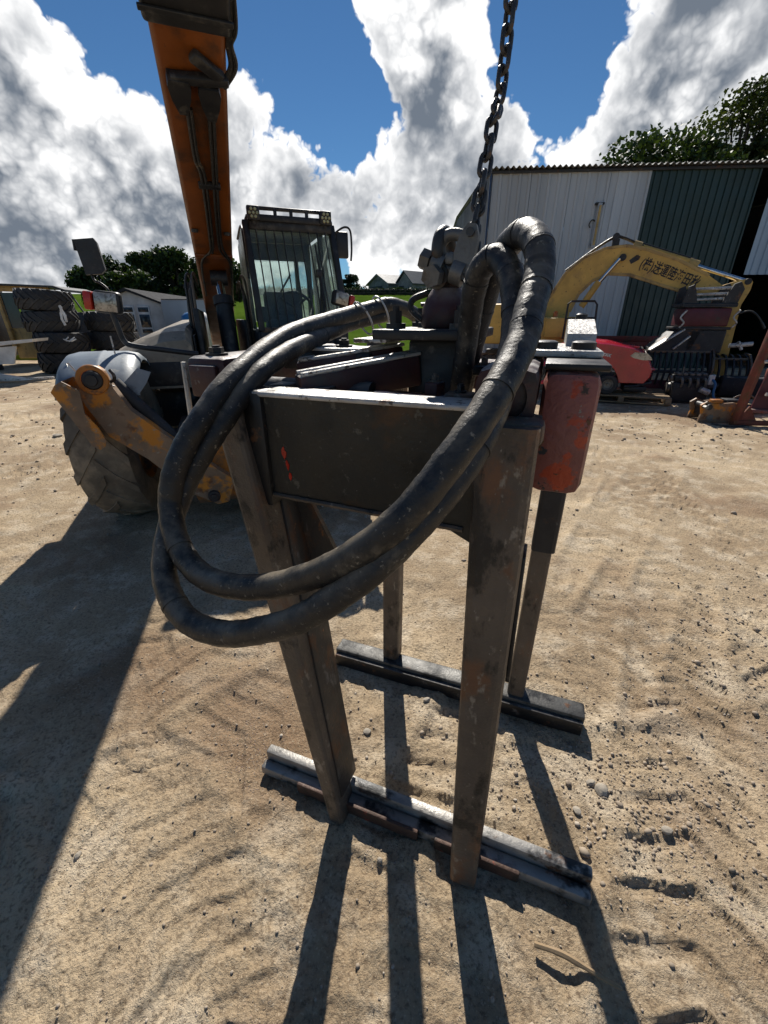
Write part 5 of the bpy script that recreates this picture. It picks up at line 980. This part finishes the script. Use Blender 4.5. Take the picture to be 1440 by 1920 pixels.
# static caravan with a gable end
CV = thing('static_caravan', 'white static caravan with a low gable and dark roof edge beyond the tyres', 'caravan', (-12.05, 22.0, .05), R_(7))
tpart('gable_wall', m_cara, MB().prism([(-1.60, .35), (1.60, .35), (1.60, 2.02), (.0, 2.62), (-1.60, 2.02)], (0, 0, 0), AX, AZ, AY, 0, 9.0), CV, smooth=False)
for sx in (-1, 1): tpart('roof_edge', mat('roofing_felt', (.035, .036, .04), [], .95, 0, 2, .1, 20, spec=.1), MB().prism([(0, 2.625), (sx*1.75, 1.97), (sx*1.75, 2.06), (0, 2.74)], (0, 0, 0), AX, AZ, AY, -.22, 9.2), CV, smooth=False)
for x in (-.12, .58):
    w_ = tpart('window', m_white, MB().box((x, -.02, 1.40), (.56, .06, 1.22), .01), CV); tpart('pane', m_win, MB().box((x, -.046, 1.83), (.46, .02, .20), .003), w_); tpart('pane', m_win, MB().box((x, -.046, 1.34), (.46, .02, .56), .003), w_); tpart('pane', m_win, MB().box((x, -.046, .90), (.46, .02, .16), .003), w_)
    if x < 0: tpart('curtain', mat('blue_curtain', (.25, .45, .55), [], .8, 0, 6, 0), MB().box((x+.10, -.0575, 1.34), (.14, .004, .54), .001).box((x-.02, -.0575, 1.30), (.05, .004, .46), .001), w_)
tpart('skirting', m_dark, MB().box((0, 4.5, .16), (3.1, 8.9, .36), .01), CV)
VT = thing('box_trailer', 'pale box trailer parked behind the right corner of the caravan', 'trailer', (-8.95, 22.4, .1), R_(6)); tpart('trailer_box', m_wht, MB().box((-.4, 1, 1.45), (2.3, 3, 1.5), .05), VT); tpart('roof_rail', m_dark, MB().box((-.4, -.5, 2.21), (2.2, .06, .04), .01), VT); tpart('trailer_chassis', m_dark, MB().box((-.4, 1, .5), (1.8, 2.8, .36), .02), VT)
BT = thing('blue_tank', 'bright blue rounded tank with white shoulders beside the caravan', 'tank', (-8.35, 20.2, .05)); tpart('tank_body', m_blue, MB().lathe([(.0001, 0), (.50, 0), (.55, .1), (.55, 1.35), (.50, 1.55), (.35, 1.68), (.0001, 1.72)], 28), BT); tpart('tank_band', m_white, MB().lathe([(.565, .2), (.575, .22), (.575, 1.3), (.56, 1.45), (.38, 1.69), (.36, 1.70)], 28, 'Z', (.06, .12, 0)), BT); tpart('red_tap', m_redlens, MB().cyl((-.50, -.35, .9), (-.50, -.35, 1.2), .05, seg=10), BT)
WV = thing('white_drum', 'small white rounded container left of the telehandler boom', 'container', (-6.25, 17.6, 0)); tpart('drum_body', m_white, MB().lathe([(.0001, .6), (.30, .6), (.33, .7), (.33, 1.55), (.28, 1.72), (.0001, 1.78)], 20), WV); tpart('drum_stand', m_dark, MB().box((0, 0, .3), (.6, .6, .6), .02), WV)
SG = thing('scrap_heap_machine', 'dark clutter of scrapped machine parts in front of the caravan', 'scrap', (-9.7, 19.4, 0)); random.seed(3)
for k in range(14): tpart('scrap_piece', m_dark if k % 3 else m_leg, MB().box((random.uniform(-1.3, 1.3), random.uniform(-.5, .5), random.uniform(.15, .85)), (random.uniform(.2, .7), random.uniform(.2, .6), random.uniform(.1, .45)), .02, Matrix.Rotation(random.uniform(-.6, .6), 4, 'Y')), SG)
# ------------------------------------------------------------------ barns on the rise, hedge and fence
def barn(name, label, x, y, wid, dep, eave, ridge, rz, wallm, roofm, door, zb=None):
    B = thing(name, label, 'barn', (x, y, float(hill(np.array(float(y))))-.3), rz); w2 = wid/2
    tpart('wall', wallm, MB().prism([(-w2, 0), (w2, 0), (w2, eave), (0, ridge), (-w2, eave)], (0, 0, 0), AX, AZ, AY, 0, dep), B, smooth=False)
    for sx in (-1, 1): tpart('roof', roofm, MB().prism([(0, ridge+.02), (sx*(w2+.4), eave-.10), (sx*(w2+.4), eave+.08), (0, ridge+.25)], (0, 0, 0), AX, AZ, AY, -.4, dep+.4), B, smooth=False)
    tpart('doorway', m_cab, MB().box((door[0], -.02, door[2]/2), (door[1], .1, door[2]), .01), B)
    tpart('side_door', m_cab, MB().box((w2+.02, dep*.6, 1.2), (.1, dep*.25, 2.4), .01), B)
    return B
barn('stone_barn', 'far barn with a pale gable and dark roof on the hill behind the swivel', 3.9, 90, 4.6, 14, 1.9, 4.0, R_(-52), mat('barn_stone', (.34, .31, .29), [((.22, .18, .16), 2.5, .5, .2)], .9, 0, 1, .3, 6), mat('slate_roof', (.065, .075, .085), [], .55, 0, 2, .1, 8), (-.9, 1.4, 1.7))
barn('tin_barn', 'far open tin barn left of the pale gabled one on the hill', -1.2, 93, 6.4, 9, 1.9, 3.5, R_(-52), mat('barn_tin', (.26, .26, .26), [((.12, .11, .10), 1, .5, .2)], .7, 0, 1, .1, 6), mat('tin_roof', (.26, .26, .255), [], .6, 0, 1, .1, 6), (-.6, 4.0, 1.6))
def leaves(clumps, size, seed, flat=.0):
    """clumps: (x,y,z, rx,ry,rz, count). returns verts, quads, tone per vertex"""
    r = np.random.RandomState(seed); V = []; T = []
    for x, y, z, rx, ry, rz, n in clumps:
        d = r.normal(size=(n, 3)); d /= np.linalg.norm(d, axis=1)[:, None]; rad = r.uniform(.25, 1.0, n)**.5*(1+.12*r.normal(size=n))
        c = d*rad[:, None]*np.array([rx, ry, rz])+np.array([x, y, z])
        a = r.normal(size=(n, 3))+np.array([0, 0, .6])*1.0; a /= np.linalg.norm(a, axis=1)[:, None]
        b = np.cross(a, r.normal(size=(n, 3))); b /= np.linalg.norm(b, axis=1)[:, None]; c2 = np.cross(a, b)
        s = size*r.uniform(.55, 1.35, n)[:, None]
        V.append(np.stack([c-b*s*.5, c+c2*s*.36, c+b*s*.5, c-c2*s*.36], 1)); T.append(np.repeat(np.clip(.4+.28*r.normal(size=n)+r.normal()*.16, 0, 1), 4))
    V = np.concatenate(V).reshape(-1, 3); return V, np.arange(len(V)).reshape(-1, 4), np.concatenate(T)
def leaf_obj(name, clumps, size, seed, m, parent):
    V, Q, T = leaves(clumps, size, seed); me = np_mesh(name, V, Q, smooth=False); at = me.attributes.new('tone', 'FLOAT', 'POINT'); at.data.foreach_set('value', T.astype(np.float32)); me.materials.append(m); return link(name, me, parent)
def tree(label, x, y, z0, H, W, trunk_h, seed, m, size, dens=1.0, clumps_n=22, top=1.0, group='trees', bare=0.0):
    r = random.Random(seed); t = thing('broadleaf_tree', label, 'tree', (x, y, z0), 0, group); tm = MB(); tm.tube(spline([(0, 0, -.3), (.1, 0, trunk_h*.5), (0, .1, trunk_h)], 4), [W*.045]*4+[W*.04]*4+[W*.035], 9)
    cl = []; limbs = MB()
    for k in range(clumps_n):
        f = r.uniform(0, 1); hz = trunk_h*.8+(H-trunk_h*.8)*(f**.85); rr = W*.5*math.sqrt(max(0, 1-((f-.38)/.68)**2))*r.uniform(.45, 1.0); a = r.uniform(0, 6.283)
        cx, cy = rr*math.cos(a), rr*math.sin(a)*.8; s = W*r.uniform(.11, .20)
        cl.append((cx, cy, min(hz, H-s*.6), s*1.15, s*1.1, s*.85, int(330*dens*r.uniform(.6, 1.3))))
        limbs.tube(spline([(0, 0, trunk_h*.7+.2*f*(H-trunk_h)), (cx*.5, cy*.5, (hz+trunk_h)*.5+.1*H*f*.3), (cx, cy, min(hz, H-s*.6))], 4), [W*.022]*3+[W*.015]*3+[W*.008]*3, 5)
    tm.build('trunk', m_bark, t); limbs.build('limbs', m_bark, t); leaf_obj('crown', cl, size, seed, m, t); return t
hz_ = lambda y: float(hill(np.array(float(y))))
G1 = 'trees behind the caravan'
tree('dark leaning tree, leftmost of the trees behind the caravan', -24.6, 41, hz_(41)-.2, 5.2, 4.6, 1.6, 11, m_leafA, .30, 1.1, 22, group=G1)
tree('broad tree directly behind the caravan, second from the left', -21.6, 42, hz_(42)-.2, 5.3, 5.6, 1.5, 12, m_leafA, .30, 1.3, 26, group=G1)
tree('tallest rounded tree right of the caravan gable', -18.2, 41.5, hz_(41)-.2, 5.7, 5.6, 1.5, 13, m_leafA, .30, 1.3, 26, group=G1)
tree('tree half hidden by the telehandler boom', -15.0, 42, hz_(42)-.2, 5.0, 5.4, 1.4, 14, m_leafA, .30, 1.3, 24, group=G1)
tree('low bush of a tree between caravan and blue tank', -19.6, 37, hz_(37)-.2, 4.0, 4.4, .8, 16, m_leafA, .28, 1.2, 20, group=G1)
tree('small round tree just right of the cab on the hill', -6.4, 92, hz_(92)-.2, 3.4, 3.6, .8, 15, m_leafC, .32, 1.0, 16, group='small trees on the hill'); tree('dark small tree left of the tin barn on the hill', -9.0, 92, hz_(92)-.2, 3.0, 3.8, .8, 18, m_leafC, .32, 1.0, 16, group='small trees on the hill')
G2 = 'trees behind the shed roof'
tree('small dark tree at the left end of the row above the shed roof', 14.6, 35, 0, 10.9, 3.0, 6.0, 21, m_leafA, .34, .8, 12, group=G2)
tree('wide dense dark tree above the middle of the shed roof', 18.9, 35, 0, 12.2, 8.4, 6.0, 22, m_leafA, .34, 1.2, 36, group=G2)
tree('yellow-green bushy tree above the right end of the shed roof', 23.6, 36, 0, 12.0, 5.5, 6.5, 23, m_leafB, .34, 1.1, 22, group=G2)
tree('tall thin-leaved tree with bare branches at the top right', 25.2, 37, 0, 15.4, 7.4, 7.5, 24, m_leafB, .28, .62, 40, group=G2)
HG = thing('hedge', 'dark clipped hedge running along the top of the field', 'hedge', (0, 84, hz_(84)-.1)); rr = np.random.RandomState(3)
leaf_obj('hedge_leaves', [(x, 0, .75+.1*rr.normal(), .9, .6, .62, 130) for x in np.arange(-30, 16, .85)], .28, 33, m_leafC, HG); tpart('hedge_core', m_bark, MB().box((-7, 0, .55), (46, .5, .9), .1), HG)
FN = thing('post_fence', 'low post and rail fence in front of the far barns', 'fence', (0, 81.5, hz_(81.5)-.05)); 
for k in range(24): tpart('post', m_bark, MB().box((-8+.9*k, 0, .5), (.10, .10, 1.0), .01), FN)
for z in (.45, .85): tpart('rail', m_bark, MB().box((2.3, -.07, z), (21, .05, .08), .005), FN)

# ------------------------------------------------------------------ stones and bits on the yard
def rock(r, seed, n=2):
    bm = bmesh.new(); bmesh.ops.create_icosphere(bm, subdivisions=n, radius=r); rnd = random.Random(seed); sc = (rnd.uniform(.8, 1.35), rnd.uniform(.7, 1.1), rnd.uniform(.5, .8))
    cuts = [Vector((rnd.gauss(0, 1), rnd.gauss(0, 1), rnd.gauss(0, 1))).normalized() for _ in range(6)]
    for v in bm.verts:
        for c in cuts:
            d = v.co.dot(c)
            if d > r*.72: v.co -= c*(d-r*.72)*.9
        v.co = Vector((v.co.x*sc[0], v.co.y*sc[1], v.co.z*sc[2]))
    return MB().bm(bm)
def gz(x, y): return float(ground_h(np.array([[x]], dtype=float), np.array([[y]], dtype=float))[0, 0])
big = [((0.7863, 0.9343, 0), .028, 'largest pale stone lying right of the grab feet'), ((0.7606, 0.9628, 0), .016, 'pale stone touching the largest one, right of the grab feet'), ((0.6697, 0.8679, 0), .017, 'rounded pale stone just right of the leg shadow'), ((0.9399, 0.8019, 0), .016, 'single pale stone at the edge of the gravel patch on the right'), ((-0.06994, 1.157, 0), .014, 'grey stone between the two foot bars'), ((0.1888, 1.307, 0), .014, 'pale flat stone behind the right front leg'), ((-4.599, 5.767, 0), .055, 'pale stone on the sunlit ground left of the telehandler wheel'), ((-0.01346, 0.7238, 0), .010, 'small white stone in front of the front foot bar'), ((-0.9781, 0.7396, 0), .012, 'dark stone at the edge of the big boom shadow')]
for k, (p, r, lab) in enumerate(big):
    o = rock(r, 100+k).build('stone', m_stone, loc=(p[0], p[1], gz(p[0], p[1])+r*.25), angle=25); tag(o, lab, 'stone', 'loose stones on the dirt')
st_ = MB().tube(spline([(*(0.4061, 0.5236, 0)[:2], .016), (*(0.4706, 0.5028, 0)[:2], .022), (*(0.53, 0.4758, 0)[:2], .016), (*(0.603, 0.4415, 0)[:2], .012)], 6), [.007]*5+[.008]*6+[.006]*7+[.004], 7)
tag(st_.build('stick', m_wood), 'dry crooked stick lying in the shadow at the bottom right', 'stick')
m_grav = mat('dusty_gravel', (.36, .29, .215), [((.50, .44, .36), 9, .56, .1), ((.22, .17, .125), 14, .56, .1)], .95, 0, 5, 0)
rs = np.random.RandomState(12); bases = []
for k in range(6):
    mb = rock(1.0, 300+k, 1); bases.append((np.array(mb.v), np.array([f for f in mb.f if len(f) == 3])))
V = []; Q = []; off = 0; clus = [((1.0, .95), .16, 260, .0045), ((.75, .90), .22, 260, .0042), ((.62, 1.05), .28, 300, .004), ((.85, .80), .22, 220, .0045), ((1.25, .85), .12, 120, .005), ((-.9, 1.5), .3, 130, .004), ((-.4, .8), .4, 200, .003), ((.3, 1.25), .35, 260, .0038), ((1.8, 1.5), .3, 260, .005), ((2.2, 2.0), .4, 240, .006), ((1.4, 1.25), .35, 300, .0045)]
pts = []
for (cx, cy), sg, n, r in clus: pts.append(np.column_stack([rs.normal(cx, sg, n), rs.normal(cy, sg*.8, n), r*np.exp(rs.normal(0, .42, n))]))
n = 1500; yy = rs.uniform(.3, 1, n)**1.0; yy = .3+6.5*rs.rand(n)**2.2; pts.append(np.column_stack([rs.uniform(-1.2, 1.2, n)*(yy+.3), yy, (.0018+.0015*yy)*np.exp(rs.normal(0, .5, n))]))
n = 700; yy = rs.uniform(5, 9, n); pts.append(np.column_stack([rs.uniform(3.2, 8, n), yy, .011*np.exp(rs.normal(0, .55, n))])); n = 500; yy = rs.uniform(4, 12, n); pts.append(np.column_stack([-yy*rs.uniform(.45, 1.0, n)-.5, yy, .010*np.exp(rs.normal(0, .6, n))]))
pts = np.concatenate(pts); pts = pts[pts[:, 1] > .2]; hz0 = ground_h(pts[:, 0][None], pts[:, 1][None])[0]
for i, (x, y, r) in enumerate(pts):
    bv, bf = bases[i % 6]; a = rs.rand()*6.28; c, s = math.cos(a), math.sin(a); vv = bv*min(r, .03); vv = np.column_stack([vv[:, 0]*c-vv[:, 1]*s+x, vv[:, 0]*s+vv[:, 1]*c+y, vv[:, 2]+hz0[i]+r*.25]); V.append(vv); Q.append(bf+off); off += len(vv)
gme = np_mesh('gravel', np.concatenate(V), np.concatenate(Q), smooth=False); gme.materials.append(m_grav); gv_ = link('gravel', gme); gv_['kind'] = 'stuff'; gv_['label'] = 'loose gravel and pebbles scattered over the dirt yard'; gv_['category'] = 'gravel'
